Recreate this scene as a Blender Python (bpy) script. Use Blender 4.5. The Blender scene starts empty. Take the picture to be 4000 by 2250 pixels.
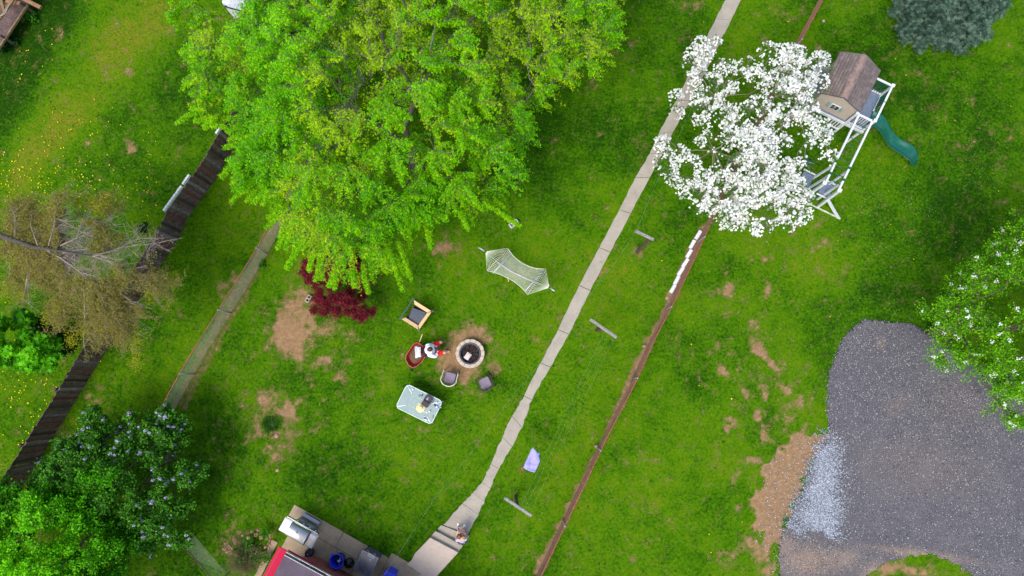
import bpy, bmesh, math, random
import numpy as np
from mathutils import Vector, Matrix, Euler
random.seed(7); RNG = np.random.default_rng(11)
S = bpy.context.scene
COL = S.collection

# ------------------------------------------------------------------ camera, sky, sun, exposure
F_PX, H = 2700.0, 27.0
cam_d = bpy.data.cameras.new("camera"); cam = bpy.data.objects.new("camera", cam_d); COL.objects.link(cam)
cam_d.sensor_width = 36.0; cam_d.lens = 36.0 * F_PX / 4000.0; cam_d.clip_end = 500
cam.location = (0, 0, H)
cam.rotation_euler = (math.radians(7.70), math.radians(0.85), 0)
S.camera = cam
RC = cam.rotation_euler.to_matrix()

w = bpy.data.worlds.new("World"); S.world = w; w.use_nodes = True
wn = w.node_tree.nodes; wl = w.node_tree.links
bg = wn["Background"]; sky = wn.new("ShaderNodeTexSky"); sky.sky_type = 'NISHITA'; sky.sun_disc = False
SUN_EL, SUN_AZ = 58.0, 215.0        # from the lower left of the picture
sky.sun_elevation = math.radians(SUN_EL); sky.sun_rotation = math.radians(SUN_AZ)
sky.air_density = 1.0; sky.dust_density = 3.0; sky.ozone_density = 0.6
wl.new(sky.outputs[0], bg.inputs[0]); bg.inputs[1].default_value = 0.15
sd = bpy.data.lights.new("sun", 'SUN'); sun = bpy.data.objects.new("sun", sd); COL.objects.link(sun)
sd.energy = 1.3; sd.angle = math.radians(28); sd.color = (1.0, 0.95, 0.87)
az = math.radians(SUN_AZ)
sv = Vector((math.sin(az) * math.cos(math.radians(SUN_EL)), math.cos(az) * math.cos(math.radians(SUN_EL)), math.sin(math.radians(SUN_EL))))
sun.rotation_euler = sv.to_track_quat('Z', 'Y').to_euler(); sun.location = (0, 0, 40)
S.view_settings.view_transform = 'Standard'; S.view_settings.look = 'None'
S.view_settings.exposure = 0.85; S.view_settings.gamma = 1.0
S.cycles.max_bounces = 6

# ------------------------------------------------------------------ measuring helpers
def U(px, py, z=0.0):
    """point at height z seen at this spot of the photograph"""
    d = RC @ Vector((px - 2000.0, -(py - 1125.0), -F_PX))
    t = (z - H) / d.z
    return Vector((d.x * t, d.y * t, z))
RCn = np.array(RC)
def to_px(x, y, z=0.0):
    v = np.stack([x, y, np.zeros_like(x) + z - H], -1) @ RCn
    return 2000 + F_PX * v[..., 0] / -v[..., 2], 1125 - F_PX * v[..., 1] / -v[..., 2]

def sstep(a, b, x):
    t = np.clip((x - a) / (b - a), 0, 1); return t * t * (3 - 2 * t)
HD = np.array([-0.455, -0.890])                 # towards the house
HP = np.array([0.890, -0.455])                  # to the right along the patio edge
_p = U(1588, 2203, 0.45); S_LINE = _p.x * HD[0] + _p.y * HD[1]; T_LAND = _p.x * HP[0] + _p.y * HP[1]
def gh(x, y):
    s = x * HD[0] + y * HD[1]; t = x * HP[0] + y * HP[1]
    rise = sstep(S_LINE - 3.0, S_LINE - 0.15, s)
    return 0.44 * rise * (1 - 0.9 * sstep(T_LAND + 0.05, T_LAND + 1.9, t)) * (1 - 0.8 * sstep(T_LAND - 5.5, T_LAND - 8.5, t))
def G(px, py, up=0.0):
    p = U(px, py, 0)
    for _ in range(4): p = U(px, py, float(gh(p.x, p.y)) + up)
    return p
def gz(p): return float(gh(p.x, p.y))

_perm = RNG.permutation(512)
def vnoise(x, y, seed=0):
    xi = np.floor(x).astype(int); yi = np.floor(y).astype(int); xf = x - xi; yf = y - yi
    u = xf * xf * (3 - 2 * xf); v = yf * yf * (3 - 2 * yf)
    def hsh(a, b): return _perm[(_perm[(a + seed * 37) % 512] + b) % 512] / 511.0
    return (hsh(xi, yi) * (1 - u) + hsh(xi + 1, yi) * u) * (1 - v) + (hsh(xi, yi + 1) * (1 - u) + hsh(xi + 1, yi + 1) * u) * v
def fbm(x, y, seed=0, o=4):
    r = 0; a = 0.5; s = 0
    for k in range(o):
        r = r + a * vnoise(x * 2 ** k, y * 2 ** k, seed + k); s += a; a *= 0.55
    return r / s
def inpoly(px, py, poly):
    c = np.zeros(np.shape(px), bool); n = len(poly)
    for i in range(n):
        x0, y0 = poly[i]; x1, y1 = poly[(i + 1) % n]
        if y0 == y1: continue
        m = ((y0 > py) != (y1 > py)) & (px < (x1 - x0) * (py - y0) / (y1 - y0) + x0); c ^= m
    return c
def polydist(px, py, poly):
    d = np.full(np.shape(px), 1e9); n = len(poly)
    for i in range(n):
        x0, y0 = poly[i]; x1, y1 = poly[(i + 1) % n]; dx, dy = x1 - x0, y1 - y0
        t = np.clip(((px - x0) * dx + (py - y0) * dy) / (dx * dx + dy * dy + 1e-9), 0, 1)
        d = np.minimum(d, np.hypot(px - x0 - t * dx, py - y0 - t * dy))
    return np.where(inpoly(px, py, poly), d, -d)

# ------------------------------------------------------------------ materials
def newmat(name):
    m = bpy.data.materials.new(name); m.use_nodes = True
    nt = m.node_tree; return m, nt, nt.nodes["Principled BSDF"]
def tri(c): return (c[0], c[1], c[2], 1.0)
def ramp(nt, fac, stops):
    r = nt.nodes.new("ShaderNodeValToRGB"); e = r.color_ramp.elements
    while len(e) > 1: e.remove(e[-1])
    e[0].position = stops[0][0]; e[0].color = tri(stops[0][1])
    for p, c in stops[1:]:
        k = e.new(p); k.color = tri(c)
    nt.links.new(fac, r.inputs[0]); return r.outputs[0]
def noise(nt, scale, detail=4, rough=0.6, vec=None, dist=0.0):
    n = nt.nodes.new("ShaderNodeTexNoise"); n.inputs['Scale'].default_value = scale
    n.inputs['Detail'].default_value = detail; n.inputs['Roughness'].default_value = rough
    n.inputs['Distortion'].default_value = dist
    if vec is not None: nt.links.new(vec, n.inputs['Vector'])
    return n.outputs['Fac']
def objco(nt): return nt.nodes.new("ShaderNodeTexCoord").outputs['Object']
def mixc(nt, fac, a, b, mode='MIX'):
    m = nt.nodes.new("ShaderNodeMix"); m.data_type = 'RGBA'; m.blend_type = mode
    for s, v in ((0, fac), (6, a), (7, b)):
        if isinstance(v, (int, float)): m.inputs[s].default_value = v
        elif isinstance(v, (tuple, list)): m.inputs[s].default_value = tri(v)
        else: nt.links.new(v, m.inputs[s])
    return m.outputs[2]
def math_(nt, op, a, b=0.0):
    m = nt.nodes.new("ShaderNodeMath"); m.operation = op
    for i, v in enumerate((a, b)):
        if isinstance(v, (int, float)): m.inputs[i].default_value = v
        else: nt.links.new(v, m.inputs[i])
    return m.outputs[0]
def bump(nt, b, h, strength, dist=0.02):
    n = nt.nodes.new("ShaderNodeBump"); n.inputs['Strength'].default_value = strength
    n.inputs['Distance'].default_value = dist; nt.links.new(h, n.inputs['Height']); nt.links.new(n.outputs[0], b.inputs['Normal'])
_mc = {}
def M(name, c, rough=0.6, metal=0.0, var=0.25, scale=6.0, bmp=0.15, bscale=40.0, dirt=None):
    if name in _mc: return _mc[name]
    m, nt, b = newmat(name); co = objco(nt)
    n = noise(nt, scale, 5, 0.65, co)
    lo = tuple(max(0, k * (1 - var)) for k in c); hi = tuple(min(1, k * (1 + var)) for k in c)
    col = ramp(nt, n, [(0.3, lo), (0.7, hi)])
    if dirt:
        n2 = noise(nt, scale * 2.3, 6, 0.7, co, 0.6)
        col = mixc(nt, ramp(nt, n2, [(0.52, (0, 0, 0)), (0.68, (1, 1, 1))]), col, dirt)
    nt.links.new(col, b.inputs['Base Color'])
    b.inputs['Roughness'].default_value = rough; b.inputs['Metallic'].default_value = metal
    if bmp: bump(nt, b, noise(nt, bscale, 4, 0.6, co), bmp, 0.01)
    _mc[name] = m; return m
def leafmat(name, stops, transl=0.35, rough=0.5):
    m, nt, b = newmat(name)
    at = nt.nodes.new("ShaderNodeAttribute"); at.attribute_name = "tint"
    col = ramp(nt, at.outputs['Fac'], stops); nt.links.new(col, b.inputs['Base Color'])
    b.inputs['Roughness'].default_value = rough; b.inputs['Specular IOR Level'].default_value = 0.12
    tr = nt.nodes.new("ShaderNodeBsdfTranslucent"); nt.links.new(col, tr.inputs[0])
    mx = nt.nodes.new("ShaderNodeMixShader"); mx.inputs[0].default_value = transl
    nt.links.new(b.outputs[0], mx.inputs[1]); nt.links.new(tr.outputs[0], mx.inputs[2])
    nt.links.new(mx.outputs[0], nt.nodes["Material Output"].inputs[0]); return m

WHITE = M("white vinyl", (0.66, 0.68, 0.72), 0.35, var=0.05, bmp=0.02)
SLATE = M("slate composite boards", (0.14, 0.19, 0.27), 0.6, var=0.15, scale=9)
GREENP = M("green moulded plastic", (0.004, 0.10, 0.065), 0.28, var=0.12, bmp=0.02)
GREENM = M("green coated steel", (0.0, 0.10, 0.06), 0.4)
BLACK = M("black plastic", (0.012, 0.012, 0.014), 0.45)
STEEL = M("brushed steel", (0.50, 0.50, 0.51), 0.38, 0.9, var=0.08, scale=14, bmp=0.04)
GALV = M("galvanised steel", (0.42, 0.45, 0.50), 0.45, 0.6, var=0.2)
BARK = M("grey brown bark", (0.10, 0.075, 0.055), 0.9, var=0.35, scale=5, bmp=0.7, bscale=18)
TWIG = M("pale twig bark", (0.23, 0.19, 0.15), 0.9, var=0.3, bmp=0.3)
WEATHER = M("weathered timber", (0.25, 0.235, 0.225), 0.85, var=0.4, scale=12, bmp=0.4, dirt=(0.11, 0.10, 0.09))
DARKWOOD = M("dark brown post", (0.075, 0.045, 0.035), 0.9, var=0.3)
SKIN = M("skin", (0.62, 0.33, 0.24), 0.5, var=0.06, bmp=0.02)
HAIRB = M("dark brown hair", (0.06, 0.026, 0.018), 0.6, var=0.4, scale=60)

# ------------------------------------------------------------------ mesh builder
class MB:
    def __init__(s): s.v = []; s.f = []; s.mi = []
    def add(s, vs, fs, mi=0):
        o = len(s.v); s.v += [tuple(x) for x in vs]; s.f += [tuple(o + i for i in f) for f in fs]; s.mi += [mi] * len(fs)
    def box(s, c, size, rot=None, mi=0):
        hx, hy, hz = size[0] / 2, size[1] / 2, size[2] / 2; c = Vector(c)
        R = rot if rot is not None else Matrix.Identity(3)
        vs = [c + R @ Vector((x, y, z)) for x in (-hx, hx) for y in (-hy, hy) for z in (-hz, hz)]
        s.add(vs, [(0, 1, 3, 2), (4, 6, 7, 5), (0, 4, 5, 1), (2, 3, 7, 6), (0, 2, 6, 4), (1, 5, 7, 3)], mi)
    def bar(s, a, b, w_, h_, mi=0, upv=(0, 0, 1)):
        a = Vector(a); b = Vector(b); d = b - a; L = d.length
        if L < 1e-6: return
        y = d / L; upv = Vector(upv)
        if abs(y.dot(upv)) > 0.95: upv = Vector((0.3, 0.95, 0))
        x = y.cross(upv).normalized(); z = x.cross(y)
        R = Matrix((x, y, z)).transposed(); s.box((a + b) / 2, (w_, L, h_), R, mi)
    def tube(s, pts, rads, n=8, mi=0, cap=True):
        pts = [Vector(p) for p in pts]
        if not isinstance(rads, (list, tuple)): rads = [rads] * len(pts)
        o = len(s.v); prev = None
        for i, p in enumerate(pts):
            d = (pts[min(i + 1, len(pts) - 1)] - pts[max(i - 1, 0)])
            d = d.normalized() if d.length > 1e-9 else Vector((0, 0, 1))
            if prev is None: x = d.orthogonal().normalized()
            else:
                x = prev - d * prev.dot(d); x = x.normalized() if x.length > 1e-6 else d.orthogonal().normalized()
            prev = x; y = d.cross(x)
            for k in range(n):
                a = 2 * math.pi * k / n; s.v.append(tuple(p + (x * math.cos(a) + y * math.sin(a)) * rads[i]))
        for i in range(len(pts) - 1):
            for k in range(n):
                s.f.append((o + i * n + k, o + i * n + (k + 1) % n, o + (i + 1) * n + (k + 1) % n, o + (i + 1) * n + k)); s.mi.append(mi)
        if cap:
            s.f.append(tuple(o + k for k in reversed(range(n)))); s.f.append(tuple(o + (len(pts) - 1) * n + k for k in range(n))); s.mi += [mi] * 2
    def lathe(s, c, prof, n=24, mi=0, R=None):
        c = Vector(c); o = len(s.v); R = R or Matrix.Identity(3)
        for r, z in prof:
            for k in range(n):
                a = 2 * math.pi * k / n; s.v.append(tuple(c + R @ Vector((r * math.cos(a), r * math.sin(a), z))))
        for i in range(len(prof) - 1):
            for k in range(n):
                s.f.append((o + i * n + k, o + i * n + (k + 1) % n, o + (i + 1) * n + (k + 1) % n, o + (i + 1) * n + k)); s.mi.append(mi)
    def prism(s, poly, z0, z1, mi=0):
        n = len(poly); o = len(s.v)
        a = sum(poly[i][0] * poly[(i + 1) % n][1] - poly[(i + 1) % n][0] * poly[i][1] for i in range(n))
        if a < 0: poly = poly[::-1]
        for p in poly: s.v.append((p[0], p[1], z0))
        for p in poly: s.v.append((p[0], p[1], z1))
        s.f.append(tuple(o + n + k for k in range(n))); s.f.append(tuple(o + k for k in reversed(range(n)))); s.mi += [mi] * 2
        for k in range(n):
            s.f.append((o + k, o + (k + 1) % n, o + n + (k + 1) % n, o + n + k)); s.mi.append(mi)
    def build(s, name, mat, parent=None, smooth=False, bevel=0.0):
        me = bpy.data.meshes.new(name); me.from_pydata(s.v, [], s.f)
        mats = mat if isinstance(mat, (list, tuple)) else [mat]
        for m in mats: me.materials.append(m)
        if len(mats) > 1: me.polygons.foreach_set('material_index', s.mi)
        if smooth: me.polygons.foreach_set('use_smooth', [True] * len(me.polygons))
        me.update()
        o = bpy.data.objects.new(name, me); COL.objects.link(o)
        if bevel:
            b = o.modifiers.new("bevel", 'BEVEL'); b.width = bevel; b.segments = 2; b.limit_method = 'ANGLE'
        if parent is not None: setp(o, parent)
        return o
def setp(o, parent):
    o.parent = parent; o.matrix_parent_inverse = (Matrix.Translation(parent.location) @ parent.rotation_euler.to_matrix().to_4x4()).inverted() if parent.parent is None else Matrix.Identity(4)
def tag(o, label, cat, group=None, kind=None):
    o["label"] = label; o["category"] = cat
    if group: o["group"] = group
    if kind: o["kind"] = kind
    return o
def thing(name, loc, label, cat, group=None):
    e = bpy.data.objects.new(name, None); COL.objects.link(e); e.location = loc; e.empty_display_size = 0.2
    return tag(e, label, cat, group)
def struct(o): o["kind"] = "structure"; return o
def boxo(name, mat, parent, c, size, rz=0.0, bevel=0.0):
    b = MB(); b.box(c, size, Matrix.Rotation(rz, 3, 'Z')); return b.build(name, mat, parent, bevel=bevel)

def fastmesh(name, V, Fc, mat, parent=None, tint=None, smooth=False):
    """V (n,3) array, Fc (m,k) array of equal sized faces"""
    me = bpy.data.meshes.new(name); n = len(V); m, k = Fc.shape
    me.vertices.add(n); me.vertices.foreach_set('co', V.astype(np.float32).ravel())
    me.loops.add(m * k); me.loops.foreach_set('vertex_index', Fc.astype(np.int32).ravel())
    me.polygons.add(m); me.polygons.foreach_set('loop_start', np.arange(0, m * k, k, dtype=np.int32))
    me.polygons.foreach_set('loop_total', np.full(m, k, dtype=np.int32))
    me.update(calc_edges=True)
    if tint is not None:
        a = me.attributes.new("tint", 'FLOAT', 'POINT'); a.data.foreach_set('value', tint.astype(np.float32))
    if smooth: me.polygons.foreach_set('use_smooth', [True] * m)
    me.materials.append(mat)
    o = bpy.data.objects.new(name, me); COL.objects.link(o)
    if parent is not None: setp(o, parent)
    return o
# templates: (verts, faces[triangles])
def star(n, inner=0.45, cup=0.12):
    v = [(0, 0, 0)]; f = []
    for k in range(2 * n):
        a = math.pi * k / n; r = 1.0 if k % 2 == 0 else inner
        v.append((r * math.cos(a), r * math.sin(a), cup * r * (1 if k % 2 else -0.3)))
    for k in range(2 * n): f.append((0, 1 + k, 1 + (k + 1) % (2 * n)))
    return np.array(v, float), np.array(f)
LEAF_MAPLE = star(5, 0.5, 0.1)
LEAF_FLOW = star(4, 0.84, 0.22)
LEAF_M3 = (np.array([(0, 0, 0), (.42, .16, .05), (.35, .85, -.1), (.62, .22, .05), (1.1, 0, -.15), (.62, -.22, .05), (.35, -.85, -.1), (.42, -.16, .05)], float), np.array([(0, 2, 1), (1, 2, 3), (0, 3, 4), (0, 4, 5), (7, 5, 6), (0, 7, 6)]))
LEAF_OVAL = (np.array([(0, 0, 0), (0.45, 0.36, 0.09), (1, 0, -0.1), (0.45, -0.36, 0.09)], float), np.array([(0, 1, 2), (0, 2, 3)]))
LEAF_NARROW = (np.array([(0, 0, 0), (0.4, 0.14, 0.05), (1, 0, -0.12), (0.4, -0.14, 0.05)], float), np.array([(0, 1, 2), (0, 2, 3)]))
def _spray(n, wid, droop):
    v = []; f = []
    for k in range(n):
        a = 2 * math.pi * k / n + 0.3 * (k % 2); c, s_ = math.cos(a), math.sin(a); L = 1.0 if k % 2 == 0 else 0.75
        o = len(v); v += [(0, 0, 0), (c * L * .5 - s_ * wid, s_ * L * .5 + c * wid, 0.12), (c * L, s_ * L, droop), (c * L * .5 + s_ * wid, s_ * L * .5 - c * wid, 0.12)]
        f += [(o, o + 1, o + 2), (o, o + 2, o + 3)]
    return np.array(v, float), np.array(f)
SPRAY5 = _spray(5, 0.17, -0.15)
SPRAY7 = _spray(7, 0.07, 0.15)
def scatter(name, P, tmpl, size, mat, parent=None, tilt=0.6, tint=None, dirs=None, rng=RNG, smooth=False, lift=None):
    """P (n,3); every copy turned about z at random (or along dirs) and tilted"""
    tv, tf = tmpl; n = len(P)
    if n == 0: return None
    sz = size if isinstance(size, np.ndarray) else rng.uniform(size[0], size[1], n)
    if dirs is None:
        a = rng.uniform(0, 2 * np.pi, n); X = np.stack([np.cos(a), np.sin(a), rng.normal(0, tilt, n)], -1)
    else: X = dirs + rng.normal(0, tilt, (n, 3))
    X /= np.linalg.norm(X, axis=1, keepdims=True) + 1e-9
    N = np.stack([rng.normal(0, tilt, n), rng.normal(0, tilt, n), np.ones(n)], -1)
    N -= X * np.sum(N * X, 1, keepdims=True); N /= np.linalg.norm(N, axis=1, keepdims=True) + 1e-9
    Y = np.cross(N, X)
    V = P[:, None, :] + sz[:, None, None] * (tv[None, :, 0:1] * X[:, None] + tv[None, :, 1:2] * Y[:, None] + tv[None, :, 2:3] * N[:, None])
    Fc = tf[None] + (np.arange(n) * len(tv))[:, None, None]
    t = tint if tint is not None else rng.uniform(0, 1, n)
    return fastmesh(name, V.reshape(-1, 3), Fc.reshape(-1, tf.shape[1]), mat, parent, np.repeat(np.clip(t, 0, 1), len(tv)), smooth)

# ------------------------------------------------------------------ lawn
GRAVEL = [(3378, 1244), (3331, 1273), (3279, 1335), (3248, 1418), (3228, 1475), (3228, 1600), (3236, 1690), (3200, 1765), (3150, 1880), (3105, 1975), (3060, 2060), (3038, 2130), (3032, 2400),
          (3300, 2420), (3370, 2262), (3450, 2206), (3540, 2176), (3630, 2166), (3710, 2194), (3790, 2240), (3850, 2420), (4500, 2420), (4500, 1560), (3850, 1440), (3700, 1345), (3620, 1300), (3560, 1262), (3480, 1256)]
STONES = [(3235, 1700), (3262, 1740), (3270, 1850), (3284, 2085), (3250, 2125), (3160, 2085), (3062, 2070), (3110, 1990), (3150, 1900), (3180, 1820), (3204, 1755)]
DIRTY = [(3010, 1790), (3080, 1745), (3130, 1700), (3205, 1690), (3232, 1705), (3190, 1790), (3140, 1900), (3080, 2010), (3045, 2100), (3000, 2150), (2970, 2080), (2935, 2000), (2925, 1950), (2960, 1900), (2985, 1840)]
# px, py, rx, ry, angle, strength: bare and thin places in the turf
BARE = [(1838, 1385, 98, 92, 0, 1.25), (1780, 1400, 60, 75, 0, .9), (1880, 1300, 40, 34, 0, .75), (1750, 1440, 40, 20, 0, .7), (1810, 1470, 40, 24, 0, .8),
        (1140, 1260, 75, 90, 20, .85), (1110, 1310, 60, 80, 0, .7), (1190, 1150, 50, 60, 0, .75), (1270, 1290, 60, 26, 0, .6), (1160, 1370, 30, 50, 0, .6), (1270, 1420, 36, 30, 0, .85), (1360, 1415, 36, 22, -30, .8), (1340, 1470, 22, 22, 0, .5), (1370, 1320, 40, 26, 0, .5),
        (1040, 1560, 60, 40, 30, .75), (1135, 1640, 32, 70, 0, .8), (1000, 1640, 26, 60, 0, .6), (1125, 1740, 26, 30, 0, .75), (1080, 1785, 40, 26, 0, .45), (1060, 1700, 60, 16, 0, .5), (1220, 1570, 60, 20, 0, .3),
        (1750, 965, 52, 24, 0, .7), (1700, 985, 24, 14, 0, .5), (2500, 990, 26, 26, 0, .75), (2014, 1945, 26, 20, 0, .5), (2335, 1290, 20, 12, 0, .5),
        (2845, 1130, 24, 52, 0, 1.05), (2998, 1140, 14, 30, 0, 1.0), (2985, 1012, 20, 10, 20, .8), (2935, 1270, 20, 20, 0, .9), (2885, 1300, 10, 20, 0, .9), (2960, 1360, 34, 22, 45, .95), (2990, 1400, 46, 16, 50, 1.15), (3020, 1430, 30, 12, 55, 1.0),
        (2805, 1350, 16, 20, 20, .9), (2770, 1378, 12, 10, 0, .8), (2815, 1435, 26, 18, 50, 1.05), (2835, 1460, 24, 12, 50, 1.0), (2915, 1540, 34, 14, 55, 1.0), (2985, 1540, 26, 26, 40, .8), (3120, 1565, 34, 20, 0, .8), (3070, 1520, 14, 26, -40, .8),
        (2860, 1640, 30, 13, 50, 1.1), (2838, 1672, 22, 13, 50, 1.0), (2955, 1620, 16, 30, -20, .8), (2985, 1710, 20, 34, 0, .9), (2945, 1800, 36, 20, 0, .6), (2860, 1880, 20, 40, 0, .5), (2925, 2110, 30, 14, 30, .7), (2870, 2170, 14, 16, 0, .6), (2960, 2180, 30, 60, 10, .8), (3000, 2230, 40, 30, 0, .9),
        (3330, 870, 22, 14, 0, .6), (3230, 945, 34, 16, 30, .6), (3170, 980, 18, 14, 0, .5), (2760, 1500, 14, 14, 0, .4), (3200, 1070, 60, 40, 0, .35),
        (880, 1130, 50, 60, 20, .55), (500, 270, 20, 26, 0, .7), (370, 218, 22, 12, 30, .6), (520, 585, 30, 16, 40, .8), (510, 585, 16, 12, 0, .7), (345, 560, 18, 14, 0, .6), (412, 262, 22, 12, -30, .6), (450, 370, 18, 10, 0, .6), (255, 400, 22, 12, 0, .5), (240, 130, 30, 20, -40, .5), (190, 565, 16, 12, 0, .5), (810, 215, 14, 10, 0, .8), (870, 175, 12, 10, 0, .7), (920, 180, 12, 14, 0, .6), (630, 335, 16, 12, 0, .5), (660, 285, 10, 10, 0, .6),
        (2490, 165, 24, 12, 0, .6), (2730, 20, 26, 20, 0, .55), (2980, 160, 24, 50, 0, .5), (3020, 30, 30, 20, 30, .6), (3195, 190, 14, 14, 0, .6), (3470, 240, 40, 16, 20, .45), (3300, 595, 20, 14, 0, .8), (2800, 1240, 14, 14, 0, .4),
        (3560, 2225, 120, 40, 10, .9), (3450, 2235, 60, 25, -20, 1.2), (930, 1110, 30, 60, 30, .4), (380, 1560, 60, 90, 35, .55), (250, 1700, 40, 60, 35, .6), (920, 2120, 60, 60, 0, .7), (2610, 950, 20, 30, -30, .5), (2210, 1130, 16, 14, 0, .3), (2100, 1175, 12, 12, 0, .4), (1960, 1205, 10, 10, 0, .5), (1740, 1223, 6, 6, 0, .9), (1085, 1835, 6, 6, 0, .9), (1078, 1700, 12, 12, 0, 1.0), (1400, 1960, 12, 10, 0, .5), (3500, 2400, 300, 120, 0, .4), (1060, 1680, 140, 130, 0, .34), (1120, 1600, 50, 60, 30, .35), (1230, 1330, 160, 120, 0, .34), (1140, 1230, 90, 110, 20, .25), (1750, 980, 90, 50, 0, .3), (2900, 1450, 150, 200, 0, .2), (3080, 1600, 130, 150, 0, .28), (3000, 1950, 110, 260, 10, .35), (2300, 1000, 200, 160, 0, .15)]
# tone of the turf: + is yellower, - is deeper green
TONE = [(330, 330, 420, 130, -52, .9), (120, 640, 260, 90, -52, .9), (620, 60, 260, 80, -50, .7), (700, 300, 180, 140, 0, -.7), (400, 700, 380, 150, -40, -.45), (40, 260, 120, 250, 30, -3.0), (170, 60, 130, 80, -30, -3.0), (800, 330, 120, 200, 0, -.3),
        (600, 1300, 260, 200, 0, -.25), (560, 1450, 200, 130, 0, .25), (820, 900, 120, 250, 25, .05), (850, 1800, 120, 260, 0, -.7), (960, 1500, 100, 80, 0, .5), (1060, 1660, 50, 40, 0, -1.2), (1600, 1650, 500, 200, 0, -.05), (1250, 1600, 100, 100, 0, -.1),
        (1300, 1940, 260, 80, 25, -.5), (1500, 1900, 260, 70, 30, -.5), (1400, 1250, 150, 200, 0, -.3), (2200, 560, 260, 330, 20, -.65), (2300, 750, 220, 220, 0, .15), (2050, 1000, 300, 160, 0, .45), (2300, 1250, 160, 300, 25, .3), (2560, 870, 120, 100, 0, .3), (2650, 860, 60, 90, 0, -.6), (2650, 250, 140, 300, 25, -.2), (2900, 200, 110, 160, 0, .4),  # the deep blob right of the maple paints soft tree shade into the turf
        (3300, 200, 160, 300, 0, -.45), (3600, 330, 260, 140, 0, -.5), (3800, 550, 200, 280, 0, -.7), (3500, 800, 260, 150, 0, .0), (3050, 980, 200, 100, 0, .35), (3250, 1080, 150, 120, 0, .5), (3450, 1180, 300, 120, 0, -.8), (3700, 900, 160, 160, 0, -1.0), (3220, 1350, 80, 160, 0, -.6), (2750, 1900, 360, 200, 0, .1), (2550, 1950, 300, 300, 0, .25),
        (2500, 1450, 200, 200, 0, .1), (2750, 1400, 130, 240, 20, -.2), (2120, 1900, 120, 260, 28, .2), (1200, 1400, 200, 150, 0, -.1), (450, 1560, 240, 70, -45, -.1), (300, 900, 300, 260, 0, -.1), (550, 1200, 200, 120, -40, -.3), (1700, 780, 200, 160, 0, -.4), (2830, 330, 60, 260, 28, .1), (700, 2100, 120, 120, 0, -.8)]
def blobs(px, py, lst, edge=1.0):
    acc = np.zeros(px.shape)
    for (cx, cy, rx, ry, an, st) in lst:
        a = math.radians(an); R_ = max(rx, ry) * 2.2
        m = (np.abs(px - cx) < R_) & (np.abs(py - cy) < R_)
        if not m.any(): continue
        x = px[m] - cx; y = py[m] - cy; u = (x * math.cos(a) + y * math.sin(a)) / rx; v = (-x * math.sin(a) + y * math.cos(a)) / ry
        acc[m] += st * np.exp(-(u * u + v * v) ** edge)
    return acc
FENCE_STRIP = [(2789, 848), (2647, 1154), (2564, 1314), (2481, 1500), (2383, 1686), (2241, 1984), (2114, 2250), (2070, 2250), (2160, 2080), (2215, 1965), (2290, 1830), (2360, 1680), (2440, 1500), (2500, 1370), (2560, 1260), (2600, 1165), (2640, 1080), (2700, 940), (2740, 880)]
FSTRIP2 = [(1110, 770), (1040, 890), (985, 1010), (925, 1110), (860, 1220), (770, 1390), (715, 1490), (670, 1590), (725, 1600), (770, 1500), (830, 1400), (930, 1220), (990, 1110), (1040, 1000), (1100, 880), (1180, 750)]
def bare_at(px, py):
    n = fbm(px / 26, py / 26, 3) - 0.5
    n2 = fbm(px / 70, py / 70, 9) - 0.5
    n3 = fbm(px / 9, py / 9, 13) - 0.5
    b = blobs(px, py, BARE, 1.0) * 0.82 + 1.5 * n + 0.7 * n3 + 0.5 * n2
    d = sstep(-28, 12, polydist(px, py, DIRTY) - 6 + 110 * n + 40 * n3) * 1.4
    f = sstep(-16, 6, polydist(px, py, FENCE_STRIP) + 34 * n + 12 * n3 - 5) * 0.95
    g = sstep(-12, 6, polydist(px, py, FSTRIP2) + 40 * n) * 0.6
    sq = sstep(-4, 3, polydist(px, py, [(1893, 1432), (1930, 1403), (1965, 1440), (1930, 1480)]) + 10 * n) * .75
    return np.clip(np.maximum(np.maximum(np.maximum(b, d), np.maximum(f, g)), sq), 0, 1.5)
def tone_at(px, py):
    return np.clip(blobs(px, py, TONE, 1.0) * 0.85 + 1.5 * (fbm(px / 150, py / 150, 5) - 0.5) + 0.7 * (fbm(px / 42, py / 42, 15) - 0.5), -1, 1)

def turf_nodes(nt, b):
    at = nt.nodes.new("ShaderNodeAttribute"); at.attribute_name = "tone"
    pos = nt.nodes.new("ShaderNodeNewGeometry").outputs['Position']
    n1 = noise(nt, 9, 6, 0.75, pos); n2 = noise(nt, 45, 4, 0.8, pos)
    n3 = noise(nt, 2.2, 5, 0.7, pos)
    t = math_(nt, 'ADD', math_(nt, 'MULTIPLY', at.outputs['Fac'], 0.27), math_(nt, 'ADD', math_(nt, 'ADD', math_(nt, 'MULTIPLY', n1, 1.15), math_(nt, 'MULTIPLY', n3, 0.5)), math_(nt, 'MULTIPLY', n2, 0.75)))
    t = math_(nt, 'SUBTRACT', t, 0.655)
    col = ramp(nt, t, [(0.28, (0.012, 0.055, 0.002)), (0.44, (0.033, 0.120, 0.0015)), (0.60, (0.070, 0.186, 0.002)), (0.77, (0.105, 0.200, 0.003)), (0.95, (0.22, 0.185, 0.022))])
    nt.links.new(col, b.inputs['Base Color']); b.inputs['Roughness'].default_value = 0.85
    b.inputs['Specular IOR Level'].default_value = 0.03
    return col, pos
gm, nt, b = newmat("lawn turf and bare soil")
col, pos = turf_nodes(nt, b)
ab = nt.nodes.new("ShaderNodeAttribute"); ab.attribute_name = "bare"
nf = noise(nt, 22, 6, 0.8, pos, 0.4)
soil = ramp(nt, noise(nt, 5, 6, 0.7, pos), [(0.25, (0.16, 0.085, 0.045)), (0.5, (0.31, 0.172, 0.085)), (0.75, (0.50, 0.32, 0.17))])
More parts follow.
